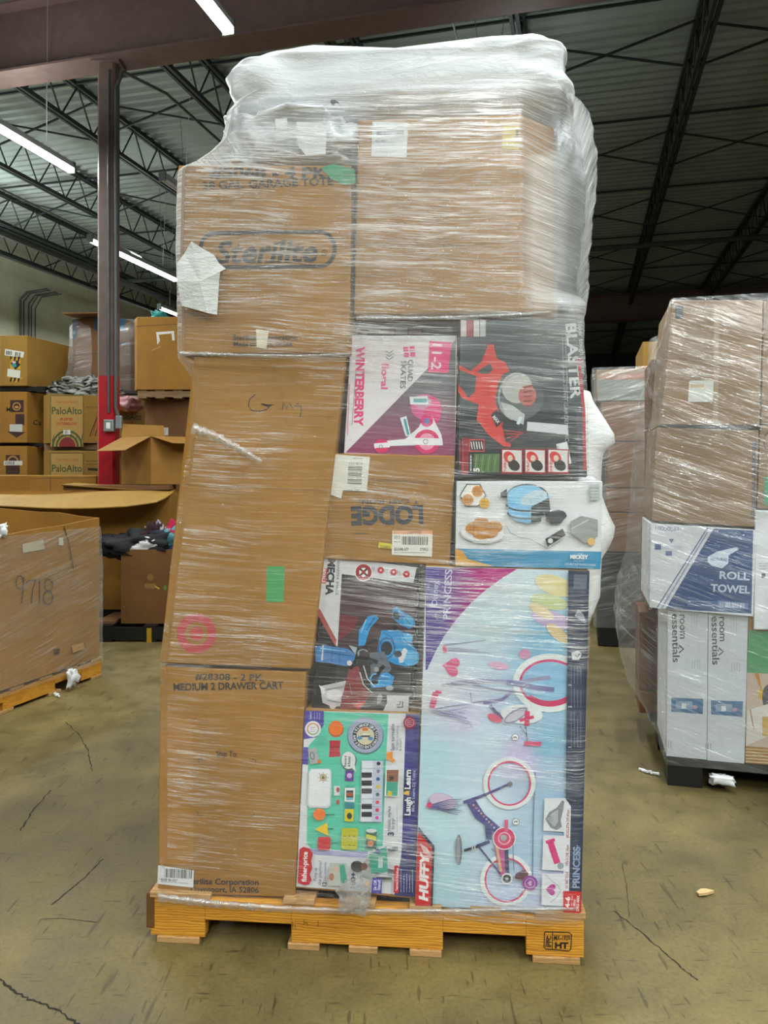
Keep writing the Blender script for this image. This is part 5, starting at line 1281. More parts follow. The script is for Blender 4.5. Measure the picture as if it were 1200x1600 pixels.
A.heart(861, 1390, 9, 'b3228c', 97); A.line([(852, 1366), (862, 1376), (872, 1384), (876, 1392), (870, 1402), (860, 1410)], 1, '9fa3a8')
for t, y, w_ in (('16" BICYCLE', 1388, 26), ('V\u00c9LO DE 16po', 1353, 33), ('BICICLETA DE 40cm', 1309, 44)): A.text(t, 887.5 + (1388 - y) * .018, y, 4.2, 'a8363c', 89, wd=w_, bold=.01)
A.text('PRINCESS', 905, 1388, 10.5, '7f93b3', 88.8, wd=65, bold=.04); A.text('Disney', 903, 1336, 4, '9fb0cc', 88.8, wd=16)
A.poly([(880, 1392), (908, 1393), (908, 1425), (904, 1428), (880, 1427)], 'c4131f'); A.text('4-6', 890, 1419, 7, 'e8e0e0', 88, wd=18, bold=.03); A.text('YR \u00b7 ans \u00b7 a\u00f1os', 894, 1423, 2.6, 'e8e0e0', 88, wd=23); A.text('60Lbs', 899, 1416, 3.6, 'e8e0e0', 88, wd=10, bold=.02); A.text('27KG MAX', 904.5, 1424, 4, 'e8e0e0', 88, wd=25, bold=.03)
A.poly([(654, 1292), (679, 1322), (676, 1416), (673, 1416), (675, 1325), (653, 1299)], '1b2438'); A.poly([(653, 1299), (675, 1325), (673, 1416), (649, 1415)], 'c2141f')
A.text('HUFFY', 668, 1408, 13, 'e3dfe0', 88.5, wd=74, bold=.05, shear=.25)
for k in range(4): A.line([(657 + k * 3, 1318 + k * 2), (664 + k * 3, 1334 + k)], 1.2, 'e3dfe0')
A.build('box_artwork', r)

# --- the garage tote carton, upper left
q = [(278, 258), (549, 258), (546, 552), (275, 552)]
r = carton('garage_tote_carton', 'kraft garage tote carton with an oval logo, upper left of the big load', 'cardboard box', q, -.012, .86, KRAFT)
A = Art(M_, -.012)
GR = '2b2a2a'
A.text('#5068 - 4 PK.', 327, 277, 17, GR, -.5, wd=190, bold=.035); A.text('38 GAL. GARAGE TOTE', 317, 296, 12, GR, 2, wd=204, bold=.025)
OV = '17191c'
A.ring(336, 391, 26, 30, 6, OV, a0=90, a1=270); A.ring(500, 389, 26, 30, 6, OV, a0=-90, a1=90)
A.poly([(336, 361), (500, 359), (500, 365), (336, 367)], OV); A.poly([(336, 415), (500, 413), (500, 419), (336, 421)], OV)
A.text('Sterilite', 336, 411, 34, OV, 1, wd=158, bold=.022, shear=.22)
# bracketed serifs of the wordmark
for x, y in ((352, 411), (394, 411), (419, 410), (434, 410), (451, 410)): A.poly([(x - 6, y), (x + 6, y), (x + 4.5, y - 2.5), (x - 3.5, y - 2.5)], OV)
for x, y in ((395, 386), (420, 385), (440, 378), (454, 385)): A.poly([(x - 5, y), (x + 3, y - 1), (x + 3, y + 2), (x - 4, y + 2.5)], OV)
A.ring(507, 395, 5, 5, 1, OV); A.text('R', 505.4, 397, 4, OV)
A.text('Sterilite Corporation', 364, 531, 8, GR, 0, wd=100, bold=.015); A.text('Made in U.S.A. 01566', 365, 541, 7, GR, 0, wd=92, bold=.015)
A.build('carton_printing', r, INKM)
A = Art(M_, -.0145); A.poly([(501, 262), (520, 256), (553, 264), (556, 286), (540, 289), (518, 280)], '2f8a60'); A.build('green_sticker', r, INKM)
A = Art(M_, -.0142); A.poly([(400, 514), (420, 517), (416, 545), (401, 543)], 'cdc7ae'); A.build('paper_scrap', r, INKM)
# --- the upper right carton, its corner turned in
c = [M_.sz(x, y, d) for x, y, d in ((560, 176, .0), (811, 178, .0), (866, 178, .10), (868, 486, .10), (811, 487, .0), (553, 492, .0))]
r = thing('corner_carton', 'large plain kraft carton with a white barcode label, upper right of the big load', 'cardboard box', M_.W(c[0][0] + .25, .4, c[5][1]))
foot = [(c[5][0], 0), (c[4][0], 0), (c[3][0], .10), (c[3][0] + .0, .78), (c[5][0], .78)]
top = [(c[0][0], 0), (c[1][0], 0), (c[2][0], .10), (c[2][0], .78), (c[0][0], .78)]
zb_, zt_ = c[4][1], c[1][1]
vs = [M_.W(a, d, zb_) for a, d in foot] + [M_.W(a, d, zt_) for a, d in top]
m = MB(); m.add(vs, [(4, 3, 2, 1, 0), (5, 6, 7, 8, 9)] + [(i, (i + 1) % 5, 5 + (i + 1) % 5, 5 + i) for i in range(5)]); m.build('carton_body', KRAFT, r, bevel=.004)
A = Art(M_, 0)
A.poly([(582, 190), (638, 192), (635, 246), (580, 244)], 'cdd3d6'); A.bars(588, 198, 44, 15, 1, '3c4248', 21); A.lines(586, 222, 34, 4, 5, '8a9094'); A.text('NO. 8991', 587, 222, 4, '5c6268', 0, wd=16)
A.build('barcode_label', r, INKM)
A = Art(M_, -.0004); A.poly([(786, 192), (811, 195), (811, 234), (784, 232)], 'b9a43a'); A.rect(806, 200, 810.5, 222, '5f5a2c'); A.build('yellow_tape', r, INKM)
A = Art(M_, -.0002); A.line([(553, 380), (700, 384), (811, 378)], 1, '7c6038') ; A.line([(690, 180), (690, 486)], .8, '8f7448'); A.build('carton_seam', r, INKM)
# dark filler block under it, painting the shade below the carton
r = carton('brown_carton', 'narrow dark block painting the shade between the upper right carton and the toy boxes', 'cardboard box', [(553, 494), (868, 489), (868, 499), (553, 502)], .05, .7, KRAFTD)
r = carton('narrow_gap_block', 'narrow black block in the gap between the upper cartons of the big load', 'cardboard box', [(550, 262), (557, 262), (552, 492), (547, 492)], .06, .7, BLACKB)  # black block filling the gap between the two upper cartons

# --- bedding bags on top
def PS(px, py, d): return M_.sz(px, py, d)
a0 = PS(352, 250, .03); a1 = PS(872, 92, .2)
s0, s1 = PS(400, 130, .1)[0] - .03, PS(868, 130, .1)[0]
o = pillow('bedding_bag', M_, PS(350, 150, .06)[0], PS(895, 150, .06)[0], .045, .95, gz(178, 2.2), gz(95, 2.38) - .01, BAG, e1=.42, e2=.22, amp=.006, seed=1, nu=160, nv=64)
tag(o, 'long white polybagged bedding pack lying on top of the whole load', 'bedding bag')
tt = o
A = Art(M_, .02)
A.text('THIS PACKAGE IS NOT A TOY. WARNING: KEEP AWAY FROM CHILDREN', 818, 151, 5, '3f4448', 184, wd=168, bold=.02)
r = A.build('warning_print', None, INKM); r.parent = o
A = Art(M_, .02); A.text('47C-0078-05', 640, 166, 5, '5c6165', 180, wd=78, bold=.01); A.el(524, 162, 9, 5, '3a3f45', 40); A.el(527, 165, 5, 3, 'b9bdc0', 40); x = A.build('lot_print', None, INKM); x.parent = o
o = pillow('bedding_bag', M_, PS(349, 200, .04)[0], PS(560, 200, .04)[0], .035, .95, PS(400, 254, .03)[1] + .002, gz(165, 2.22), BAG, e1=.3, e2=.25, amp=.012, seed=6, nu=120, nv=48)
tag(o, 'white polybagged bedding pack on the tote carton, under the long one', 'bedding bag')
A = Art(M_, .005); A.poly([(429, 186), (449, 184), (448, 218), (431, 221)], 'd9dcdd'); A.line([(429, 186), (430, 204)], 1, '3c4146'); x = A.build('paper_tag', None, INKM); x.parent = o
A = Art(M_, .005); A.poly([(463, 190), (500, 192), (510, 198), (509, 241), (478, 243), (464, 225)], 'd3d7d8'); x = A.build('address_paper', None, INKM); x.parent = o
o = pillow('bedding_bag', M_, PS(868, 300, .06)[0] + .004, PS(926, 300, .06)[0] - .004, .21, .80, PS(900, 497, .1)[1] + .01, gz(185, 2.2), BAG, e1=.3, e2=.3, amp=.018, seed=9, nu=96, nv=64)
tag(o, 'white polybag stuffed upright at the right of the upper cartons', 'bedding bag')
# --- white plastic sheeting that sticks out at the right
prof = [(618, 921), (632, 926), (660, 945), (680, 958), (692, 960), (703, 946), (712, 940), (745, 936), (770, 936), (790, 944), (806, 950), (822, 957), (838, 954), (852, 948), (870, 938), (900, 936), (925, 934), (945, 926), (962, 921)]
vs = []; fs = []; nd_ = 12
for (py, px) in prof:
    s_, z_ = M_.sz(px, py, .30); si = 1.19
    for k in range(nd_ + 1):
        t = math.pi * k / nd_; a = si + (s_ - si) * math.sin(t) ** .8; d = .12 + .22 * (1 - math.cos(t)) / 1 * .9
        w_ = .008 * noise.noise(Vector((a * 9, d * 9, z_ * 9)))
        vs.append(M_.W(a + w_, d + w_, z_))
for j in range(len(prof) - 1):
    for k in range(nd_): q_ = j * (nd_ + 1) + k; fs.append((q_, q_ + 1, q_ + nd_ + 2, q_ + nd_ + 1))
o = mesh('plastic_sheeting', vs, fs, SHEET, None, smooth=True); sm = o.modifiers.new('t', 'SOLIDIFY'); sm.thickness = .004
tag(o, 'white plastic sheeting poking out in points at the right side of the big load', 'plastic sheet')

# ------------------------------------------------------------------ the stretch wrap
KY = [(1431, 241, 915, -.010), (1418, 238, 913, -.020), (1400, 243, 911, -.026), (1395, 245, 911, -.028), (1200, 246, 917, -.028), (1046, 247, 922, -.026), (1036, 247, 922, -.024), (1022, 250, 923, -.022), (900, 262, 925, -.022),
      (892, 263, 940, -.022), (800, 275, 944, -.022), (752, 281, 942, -.022), (742, 283, 922, -.022), (700, 288, 922, -.022), (620, 296, 920, -.022), (586, 296, 919, -.025), (566, 283, 918, -.032), (553, 273, 917, -.040),
      (520, 273, 916, -.042), (480, 272, 917, -.040), (400, 270, 922, -.040), (335, 272, 928, -.040), (295, 273, 934, -.038), (252, 274.5, 937, -.038), (247, 280, 936, -.034), (239, 300, 935, -.022), (222, 325, 933, -.012), (205, 342, 931, -.008), (182, 348, 924, .0), (160, 351, 906, .012),
      (145, 364, 890, .02), (130, 390, 874, .035), (118, 430, 862, .055), (108, 500, 850, .09), (100, 570, 836, .14), (95.5, 640, 815, .22)]
keys = []
for i, (py, xl_, xr_, dF) in enumerate(KY):
    sL, z = M_.sz(xl_, py, dF); sR, z2 = M_.sz(xr_, py, dF); z = (z + z2) / 2
    top_ = max(0, (dF - .0) / .22) if py < 182 else 0
    keys.append((z, sL, sR, dF, 1.03 - .45 * top_, .03 + .05 * top_))
def ampfn(a, d, z):
    v = 1.0
    if z > 2.35: v = 1.0
    if a > 1.15 and z > 1.75: v += 1.3
    return v
SX = M_.sz(815, 300, 0)[0]
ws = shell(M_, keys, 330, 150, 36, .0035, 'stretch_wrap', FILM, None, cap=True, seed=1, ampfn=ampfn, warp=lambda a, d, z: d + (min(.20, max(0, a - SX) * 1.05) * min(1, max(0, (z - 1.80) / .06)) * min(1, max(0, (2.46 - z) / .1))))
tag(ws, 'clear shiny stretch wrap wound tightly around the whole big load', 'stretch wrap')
# white foam sheet caught in the wrap at the left, with its torn edge
vs = []; 
P = [(299, 377), (316, 388), (334, 398), (342, 411), (353, 420), (344, 424), (342, 440), (339, 492), (324, 489), (300, 482), (284, 478), (282, 470), (277, 440), (276, 412), (288, 396)]
m = MB(); f_ = [M_.hit(x, y, -.046 - .004 * math.sin(i * 1.7)) for i, (x, y) in enumerate(P)]; b_ = [p + Vector((0, .003, 0)) for p in f_]
n = len(P); cidx = 2 * n
cf = M_.hit(312, 440, -.054); vs = f_ + b_ + [cf, cf + Vector((0, .003, 0))]
fs = [(i, (i + 1) % n, 2 * n) for i in range(n)] + [(n + (i + 1) % n, n + i, 2 * n + 1) for i in range(n)] + [((i + 1) % n, i, n + i, n + (i + 1) % n) for i in range(n)]
o = mesh('foam_sheet', vs, fs, polybag('white_foam', 'c9cdcb', 12)); tag(o, 'crumpled white foam sheet stuck on the wrap beside the oval logo', 'foam sheet')
# rucked fold of film across the tall carton
def fold(pts, wd, name, label, n=26, h=.012, d0=-.030):
    vs = []; fs = []
    for i in range(n + 1):
        t = i / n; k = t * (len(pts) - 1); j = min(int(k), len(pts) - 2); e = k - j
        x = pts[j][0] * (1 - e) + pts[j + 1][0] * e; y = pts[j][1] * (1 - e) + pts[j + 1][1] * e
        dx, dy = pts[j + 1][0] - pts[j][0], pts[j + 1][1] - pts[j][1]; l = math.hypot(dx, dy)
        w_ = wd * (1 - .5 * t) * (.9 + .2 * math.sin(i * 2.1))
        for q_ in (-1, -.35, .35, 1):
            vs.append(M_.hit(x - dy / l * w_ * q_, y + dx / l * w_ * q_, d0 - (h * (1 - q_ * q_)) * (.6 + .5 * (i % 2))))
    for i in range(n):
        for j in range(3): a = i * 4 + j; fs.append((a, a + 1, a + 5, a + 4))
    uv = [(v.x * 1.0, v.z) for v in vs]
    o = mesh(name, vs, fs, FOLD, None, smooth=True, uvs=uv); s_ = o.modifiers.new('t', 'SOLIDIFY'); s_.thickness = .0008
    return tag(o, label, 'plastic film')
FOLD = film('bunched_film', .12, .6, .16, .5, su=30, sv=30, bstr=.9, skew=.5)
fold([(300, 668), (340, 683), (375, 702), (408, 722)], 9, 'film_fold', 'ribbed shiny fold of film slanting across the tall carton')
fold([(280, 552), (380, 555), (470, 556), (546, 553)], 3.5, 'film_fold', 'bunched fold of film along the bottom of the tote carton', h=.012, d0=-.046)
fold([(556, 497), (680, 497), (800, 492), (862, 487)], 3.5, 'film_fold', 'bunched fold of film along the bottom of the upper right carton', h=.012, d0=-.046)
fold([(246, 1402), (330, 1412), (440, 1420), (560, 1424), (700, 1424), (900, 1420)], 7, 'film_fold', 'bunched lower edge of the film lying on the pallet front', n=60, h=.012, d0=-.024)
o = pillow('film_scrap', M_, M_.sz(531, 1400, -.03)[0], M_.sz(575, 1400, -.03)[0], -.05, -.026, M_.sz(550, 1424, -.03)[1], M_.sz(550, 1375, -.03)[1], FOLD, amp=.02, seed=4, nu=40, nv=20, e1=.8, e2=.8)
me = o.data; uvl = me.uv_layers.new(name='UVMap')
for lp in me.loops: v = me.vertices[lp.vertex_index].co; uvl.data[lp.index].uv = (v.x * 3, v.z * 3)
tag(o, 'frayed clump of film hanging over the toy table box onto the pallet', 'plastic film')

# ================================================================== the pallet load at the right
Rf = RSF
BR = [KRAFTG, KRAFT3]
r = thing('plastic_pallet', 'black pallet under the load at right', 'pallet', Rf.W(.6, .5, 0))
m = MB(); m.box(.0, 1.2, .0, 1.0, .09, .118, Rf.W); m.build('deck', PLBLK, r)
for a in (0, .52, 1.06):
    for d in (0, .43, .86):
        m = MB(); m.box(a, a + .14, d, d + .14, 0, .09, Rf.W); m.build('foot', PLBLK, r)
def rc(name, label, cat, q, d, depth, mat, **k): return carton(name, label, cat, q, d, depth, mat, fr=Rf, **k)
NVY = '27406f'
def ress(q, label, xo, yo):
    r = rc('storage_box', label, 'box', q, .0, .42, WHITEB)
    A = Art(Rf, 0); (x0, y0), (x1, y1) = q[0], q[1]
    A.poly(q, 'bcc3ca')
    A.line([q[0], q[3]], 1, '8a9299')
    A.text('room', xo + 16, yo + 2, 11, '3c3e44', -89, wd=38, bold=.015); A.text('essentials', xo + 4, yo + 1, 11, '3c3e44', -89, wd=76, bold=.015)
    A.line([(xo + 15, yo + 50), (xo + 22, yo + 56), (xo + 15, yo + 62)], 2.2, '3c3e44'); A.el(xo + 17, yo + 53, .9, .9, '3c3e44', n=6)
    A.lines(xo + 43, yo, 26, 3, 4, '9aa1a8', 90, .7); A.lines(xo + 48, yo + 74, 14, 4, 4, '848b92', 90, .7)
    A.poly([(xo + 3, yo + 132), (xo + 53, yo + 134), (xo + 52, yo + 158), (xo + 3, yo + 154)], '3f6a92'); A.rect(xo + 10, yo + 138, xo + 36, yo + 150, '7f99b4'); A.rect(xo + 19, yo + 141, xo + 26, yo + 149, 'cfd6dc'); A.el(xo + 40, yo + 147, 4, 3, 'a98f9f'); A.line([(xo + 38, yo + 153), (xo + 50, yo + 156)], 1, '1f3550')
    A.lines(xo + 3, yo + 200, 12, 3, 4, '6c7278', 90, .9)
    A.build('box_artwork', r)
ress([(1043, 950), (1106, 954), (1104, 1187), (1041, 1181)], 'white storage box with sideways black lettering, at the lower left corner of the right load', 1046, 958)
ress([(1107, 954), (1169, 957), (1163, 1193), (1105, 1188)], 'white storage box with sideways black lettering, second from the left corner', 1108, 962)
r = rc('lunch_set_box', 'box with a green panel and a food photograph, lower right edge of the photo', 'box', [(1170, 957), (1262, 961), (1256, 1200), (1164, 1193)], .0, .42, KRAFT)
A = Art(Rf, 0); A.poly([(1170, 985), (1262, 989), (1260, 1056), (1167, 1051)], '3f8a5a'); A.poly([(1167, 1051), (1260, 1056), (1257, 1172), (1165, 1166)], 'b5a597'); A.poly([(1178, 1052), (1186, 1052), (1190, 1075), (1184, 1092), (1188, 1075)], 'b5772a'); A.el(1190, 1085, 5, 9, 'c09a2f'); A.el(1200, 1090, 9, 20, '3f464a'); A.poly([(1168, 1110), (1200, 1100), (1200, 1150), (1166, 1165)], 'c9c5c0')
A.line([(1172, 1108), (1178, 1140)], 1.5, '8a4a40'); A.rect(1191, 1120, 1205, 1150, 'b99a4e')
for k in range(5): A.line([(1165, 1170 + k * 5), (1257, 1176 + k * 5)], 1.2, 'cdbf93')
A.build('box_artwork', r)
q = [(1017, 818), (1181, 828), (1177, 963), (1015, 949)]
r = rc('roll_towel_case', 'white and navy roll towel case in the load at right', 'box', q, -.02, .5, WHITEB)
A = Art(Rf, -.02); A.poly(q, 'c5cad0'); A.poly([(1115, 826), (1177, 829), (1174, 959), (1040, 951)], '2b4878')
A.line([(1106, 824), (1027, 949)], 1.6, '2b4878'); A.line([(1110, 824), (1034, 950)], 2.4, '8391ad')
A.text('10000061', 1024, 829, 7, '4a5a7c', -2, wd=36); A.rect(1023, 850, 1033, 859, '3a568a'); A.text('SANTINORE', 1034, 858, 6, '9aa6bf', -1, wd=32); A.poly([(1045, 842), (1053, 842), (1049, 849)], '4f6896'); A.rect(1040, 861, 1050, 868, '4f6896')
A.poly([(1106, 870), (1120, 862), (1150, 855), (1155, 858), (1138, 868), (1138, 880), (1128, 888), (1112, 884), (1106, 878)], 'b9c4d6'); A.text('NATURAL', 1110, 876, 5, '3f5888', -3, wd=27, bold=.02)
A.text('ROLL', 1124, 904, 11.5, 'b7c3d8', -3, wd=47, bold=.03); A.text('TOWEL', 1110, 924, 11.5, 'b7c3d8', -3, wd=62, bold=.03)
A.lines(1075, 938, 46, 2, 6, '7c93bd', 3, 1.4); A.poly([(1121, 938), (1170, 942), (1169, 952), (1120, 949)], '5a739f'); A.bars(1124, 940, 42, 8, 4, 'c3cbd8', 31); A.build('box_artwork', r)
r = rc('white_carton', 'tall white carton at the right edge above the green-panelled box', 'box', [(1180, 797), (1270, 800), (1265, 985), (1178, 984)], -.02, .45, WHITEB)
A = Art(Rf, -.02); A.lines(1186, 880, 14, 3, 4, '8a9096'); A.rect(1190, 896, 1196, 903, '5a5f66'); A.build('small_print', r, INKM)
r = rc('brown_carton', 'wrapped kraft carton above the roll towel case', 'cardboard box', [(1026, 668), (1186, 672), (1180, 824), (1019, 814)], -.01, .5, KRAFTG)
A = Art(Rf, -.01)
A.text('BLUEFITWORKS', 1176, 690, 6, '3b4a66', -91, wd=120, bold=.03); A.line([(1180, 700), (1178, 800)], 1.2, '5c4a36'); A.build('edge_print', r, INKM)
r = rc('brown_carton', 'kraft carton at the right edge above the white carton', 'cardboard box', [(1188, 664), (1280, 668), (1274, 796), (1183, 794)], -.01, .45, KRAFTG)
A = Art(Rf, -.01); A.rect(1194, 745, 1201, 790, '3f8a6a'); A.ring(1203, 690, 10, 16, 1.5, '2a2a2c', a0=90, a1=270); A.build('edge_print', r, INKM)
r = rc('brown_carton', 'big wrapped kraft carton with a white label, top left of the load at right', 'cardboard box', [(1049, 469), (1192, 469), (1187, 664), (1033, 663)], -.02, .55, KRAFTG)
A = Art(Rf, -.02); A.rect(1055, 478, 1067, 498, '3f3f44')
for k in range(4): A.line([(1057, 481 + k * 4), (1065, 481 + k * 4)], .8, '7a7a7a')
A.poly([(1077, 595), (1115, 594), (1114, 628), (1075, 628)], 'c0c3bd'); A.rect(1079, 600, 1100, 606, 'b9a78a'); A.line([(1120, 480), (1118, 660)], 8, '93826c'); A.line([(1036, 560), (1190, 560)], 1, '6b563e')
A.build('labels_and_tape', r, INKM)
r = rc('brown_carton', 'kraft carton at the top right corner of the right load', 'cardboard box', [(1194, 470), (1290, 471), (1284, 663), (1189, 663)], -.01, .5, KRAFTG)
# back row that sticks out at the left
def side(name, label, py0, py1, so, mat, d0=.5, d1=.98, tx=None):
    z1 = Rf.sz(1043, py0, d0)[1]; z0 = Rf.sz(1043, py1, d0)[1]
    r = thing(name, label, 'cardboard box', Rf.W(.2, (d0 + d1) / 2, z0))
    m = MB(); m.box(so, .55, d0, d1, z0 + .003, z1 - .003, Rf.W); m.build('carton_body', mat, r, bevel=.004)
    return r
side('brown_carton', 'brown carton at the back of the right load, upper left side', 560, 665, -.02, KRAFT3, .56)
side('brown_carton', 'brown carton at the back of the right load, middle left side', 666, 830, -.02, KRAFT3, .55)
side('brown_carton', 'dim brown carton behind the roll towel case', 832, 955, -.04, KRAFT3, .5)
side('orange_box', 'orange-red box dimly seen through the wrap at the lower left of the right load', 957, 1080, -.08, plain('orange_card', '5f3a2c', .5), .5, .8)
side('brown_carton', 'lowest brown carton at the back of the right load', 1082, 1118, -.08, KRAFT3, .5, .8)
r = side('navy_box', 'dark blue box standing behind the first white storage box', 1035, 1150, -.03, BLUEB, .05, .4) if False else None
# the wrap of the right load
KR = [(1195, 1041, 1262, -.015), (1185, 1034, 1262, -.022), (1160, 1016, 1263, -.024), (1110, 990, 1264, -.026), (1060, 972, 1265, -.026), (1020, 967, 1266, -.028), (980, 969, 1268, -.032), (940, 974, 1270, -.038), (880, 986, 1272, -.04), (800, 994, 1275, -.036), (700, 1001, 1282, -.034),
      (660, 1004, 1286, -.036), (600, 1010, 1290, -.04), (540, 1024, 1292, -.04), (500, 1036, 1293, -.04), (470, 1046, 1294, -.035), (466, 1058, 1294, -.01)]
keys = []
for py, xl_, xr_, dF in KR:
    sF, z = Rf.sz(1043, py, dF); sL, z0_ = Rf.sz(xl_, py, .35); z = z
    keys.append((z, min(sL, Rf.sz(xl_ + 0, py, dF)[0] if False else sL), 1.225, dF, 1.02, .03))
# the left side bulges at mid depth: build front-left corner tight and the side loose
def shell2(fr, keys, name, mat, seed):
    nz, nf, ns = 150, 70, 26; vs = []; fs = []; uv = []
    tot = [0]
    for a, b in zip(keys, keys[1:]): tot.append(tot[-1] + abs(a[0] - b[0]) + 1e-4)
    for j in range(nz + 1):
        t = tot[-1] * j / nz; k = 0
        while k < len(keys) - 2 and tot[k + 1] < t: k += 1
        e = (t - tot[k]) / (tot[k + 1] - tot[k]); z, sb, sR, dF, dB, r_, sF = (keys[k][i] * (1 - e) + keys[k + 1][i] * e for i in range(7))
        lp = []
        for i in range(nf + 1): lp.append((sF + (sR - sF) * i / nf, dF, 0, -1))
        for i in range(1, ns): lp.append((sR, dF + (dB - dF) * i / ns, 1, 0))
        for i in range(nf // 2 + 1): lp.append((sR - (sR - sF) * i / (nf // 2), dB, 0, 1))
        for i in range(1, ns):
            q_ = i / ns; d = dB + (dF - dB) * q_; bul = min(1, math.sin(math.pi * q_) * 1.5); lp.append((sF + (sb - sF) * bul, d, -1, 0))
        n = len(lp); per = 0; prev = None
        for a, d, nx, ny in lp:
            if prev: per += math.hypot(a - prev[0], d - prev[1])
            prev = (a, d); q_ = noise.noise(Vector((a * 3 + seed, d * 3, z * 18))) * .005 + noise.noise(Vector((a * 7, d * 7, z * 7 + seed))) * .006 + .003
            if nx < 0: q_ *= 2
            vs.append(fr.W(a + nx * q_, d + ny * q_, z)); uv.append((per, z))
    for j in range(nz):
        for i in range(n): i2 = (i + 1) % n; a, b = j * n + i, j * n + i2; fs.append((a, b, b + n, a + n))
    return mesh(name, vs, fs, mat, None, smooth=True, uvs=uv)
ks = []
for (py, xl_, xr_, dF), k in zip(KR, keys):
    sF = {1195: 1041, 1185: 1039, 1160: 1039, 1110: 1040, 1060: 1040, 1020: 1041, 980: 1040, 940: 1012, 880: 1012, 800: 1014, 700: 1019, 660: 1024, 600: 1034, 540: 1040, 500: 1045, 470: 1046, 466: 1052}[py]
    ks.append(k + (Rf.sz(sF, py, dF)[0],))
o = shell2(Rf, ks, 'stretch_wrap', FILM2, 2); tag(o, 'baggy clear stretch wrap around the load at right', 'stretch wrap')
o = pillow('film_scrap', Rf, .17, .26, -.03, .02, .03, .065, SHEET, amp=.02, seed=4, nu=32, nv=16); tag(o, 'small crumpled white scrap under the right load', 'plastic film')

# ------------------------------------------------------------------ stacks farther back at the right
BF = Frame(gx(932, 5.9), 5.9, .968, -.25)
def bk(name, label, py0, py1, px, mat, d=0, cat='cardboard box', wd=.9):
    s_, z1 = BF.sz(px, py0, d); z0 = BF.sz(px, py1, d)[1]
    r = thing(name, label, cat, BF.W(s_ + .4, d + .4, z0)); m = MB(); m.box(s_, s_ + wd, d, d + .8, z0 + .002, z1, BF.W); m.build('carton_body', mat, r, bevel=.006); return r
r = bk('grey_tote', 'grey wrapped carton with an orange stripe, topmost of the far stack', 578, 627, 931, KRAFTG, wd=.75)
A = Art(BF, 0); A.poly([(940, 585), (1006, 583), (1006, 592), (940, 593)], '9a5c3c'); A.poly([(932, 593), (1006, 593), (1006, 625), (934, 626)], '7b8078'); A.build('stripe_print', r, INKM)
bk('brown_carton', 'brown wrapped carton second from the top of the far stack', 628, 690, 938, KRAFT3, wd=.75)
bk('brown_carton', 'brown wrapped carton third from the top of the far stack', 691, 762, 950, KRAFT3, wd=.75)
bk('brown_carton', 'brown wrapped carton fourth from the top of the far stack', 763, 800, 948, KRAFT3, wd=.75)
bk('brown_carton', 'brown wrapped carton fifth from the top of the far stack', 801, 862, 942, KRAFT3, wd=.75)
r = bk('black_crate', 'black crate on the floor under the far stack', 863, 1009, 934, PLBLK, wd=.85)
r = bk('small_carton', 'small yellow carton peeking over the wrap of the right load', 534, 577, 1004, KRAFTY, .1, wd=.3)
o = shell(BF, [(.15, -.02, .88, -.02, .82, .03), (1.2, .0, .86, -.02, .82, .03), (BF.sz(931, 575, 0)[1], -.03, .86, -.025, .82, .03)], 40, 40, 20, .006, 'stretch_wrap', FILM3, None, cap=False, seed=7)
tag(o, 'clear stretch wrap around the far stack between the two big loads', 'stretch wrap')

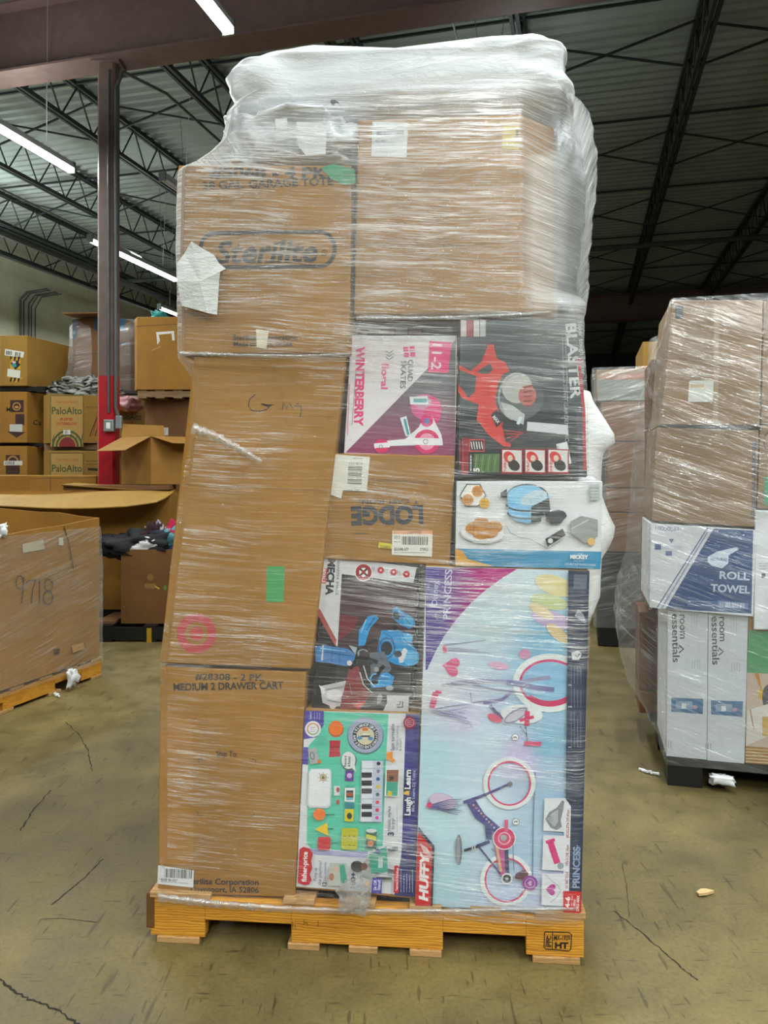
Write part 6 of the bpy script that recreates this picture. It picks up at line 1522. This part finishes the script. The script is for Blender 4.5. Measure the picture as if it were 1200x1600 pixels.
# ------------------------------------------------------------------ on the floor
def fl(px, py): Y = F * CZ / (py - HZ); return Vector(((px - 600) / F * Y, Y, 0))
P = [fl(1088, 1399), fl(1095, 1394), (fl(1103, 1394)), fl(1116, 1397), fl(1104, 1401), fl(1092, 1402)]
m = MB(); m.prism([(p.x, p.y) for p in P], .004, .012); o = m.build('wood_chip', plain('pale_wood', 'c9a878', .7)); tag(o, 'small pale wood chip lying alone on the floor at right', 'wood chip')
for (a, b, c_, lb) in ((1000, 1205, 1030, 'long thin scrap of clear film on the floor beside the right load'), (84, 1083, 92, 'tiny scrap of film on the floor by the left pallet')):
    p = fl(a, b); q_ = fl(c_, b + 8); m = MB()
    pts = [p.lerp(q_, i / 8) + Vector((.01 * math.sin(i * 2), .01 * math.cos(i * 3), .006 + .004 * (i % 2))) for i in range(9)]
    m.tube(pts, .006, 5); o = m.build('film_scrap', SHEET); tag(o, lb, 'plastic film')
# cracks in the slab: thin dark filled grooves
def crack(pts, wd, name, label, seed=1):
    rn = random.Random(seed); P = [fl(*p) for p in pts]; Q = []
    for a, b in zip(P, P[1:]):
        for i in range(10): Q.append(a.lerp(b, i / 10) + Vector((rn.uniform(-1, 1), rn.uniform(-1, 1), 0)) * wd * 1.2)
    Q.append(P[-1]); vs = []; fs = []
    for i, p in enumerate(Q):
        d = (Q[min(i + 1, len(Q) - 1)] - Q[max(0, i - 1)]).normalized(); nn = Vector((-d.y, d.x, 0)); h = wd * rn.uniform(.3, 1)
        vs += [p + nn * h + Vector((0, 0, .0008)), p - nn * h + Vector((0, 0, .0008))]
    for i in range(len(Q) - 1): fs.append((2 * i, 2 * i + 1, 2 * i + 3, 2 * i + 2))
    o = mesh(name, vs, fs, plain('crack_dirt', '1d1a14', .9)); o['kind'] = 'structure'; return o
crack([(-40, 1495), (0, 1530), (40, 1560), (90, 1578), (125, 1604)], .004, 'floor_crack', '')
crack([(160, 1413), (125, 1375), (80, 1411)], .0022, 'floor_crack', '', 2) if False else crack([(160, 1343), (125, 1378), (80, 1414)], .0028, 'floor_crack', '', 2)
crack([(80, 1235), (52, 1265), (32, 1298)], .0035, 'floor_crack', '', 3)
crack([(103, 1128), (125, 1150), (138, 1175), (144, 1205)], .003, 'floor_crack', '', 4)
crack([(960, 1425), (1000, 1455), (1060, 1508), (1090, 1532)], .0026, 'floor_crack', '', 5)
crack([(972, 1350), (979, 1385), (983, 1432)], .0012, 'floor_crack', '', 6)
crack([(65, 1436), (100, 1435), (150, 1441)], .0015, 'floor_crack', '', 7)
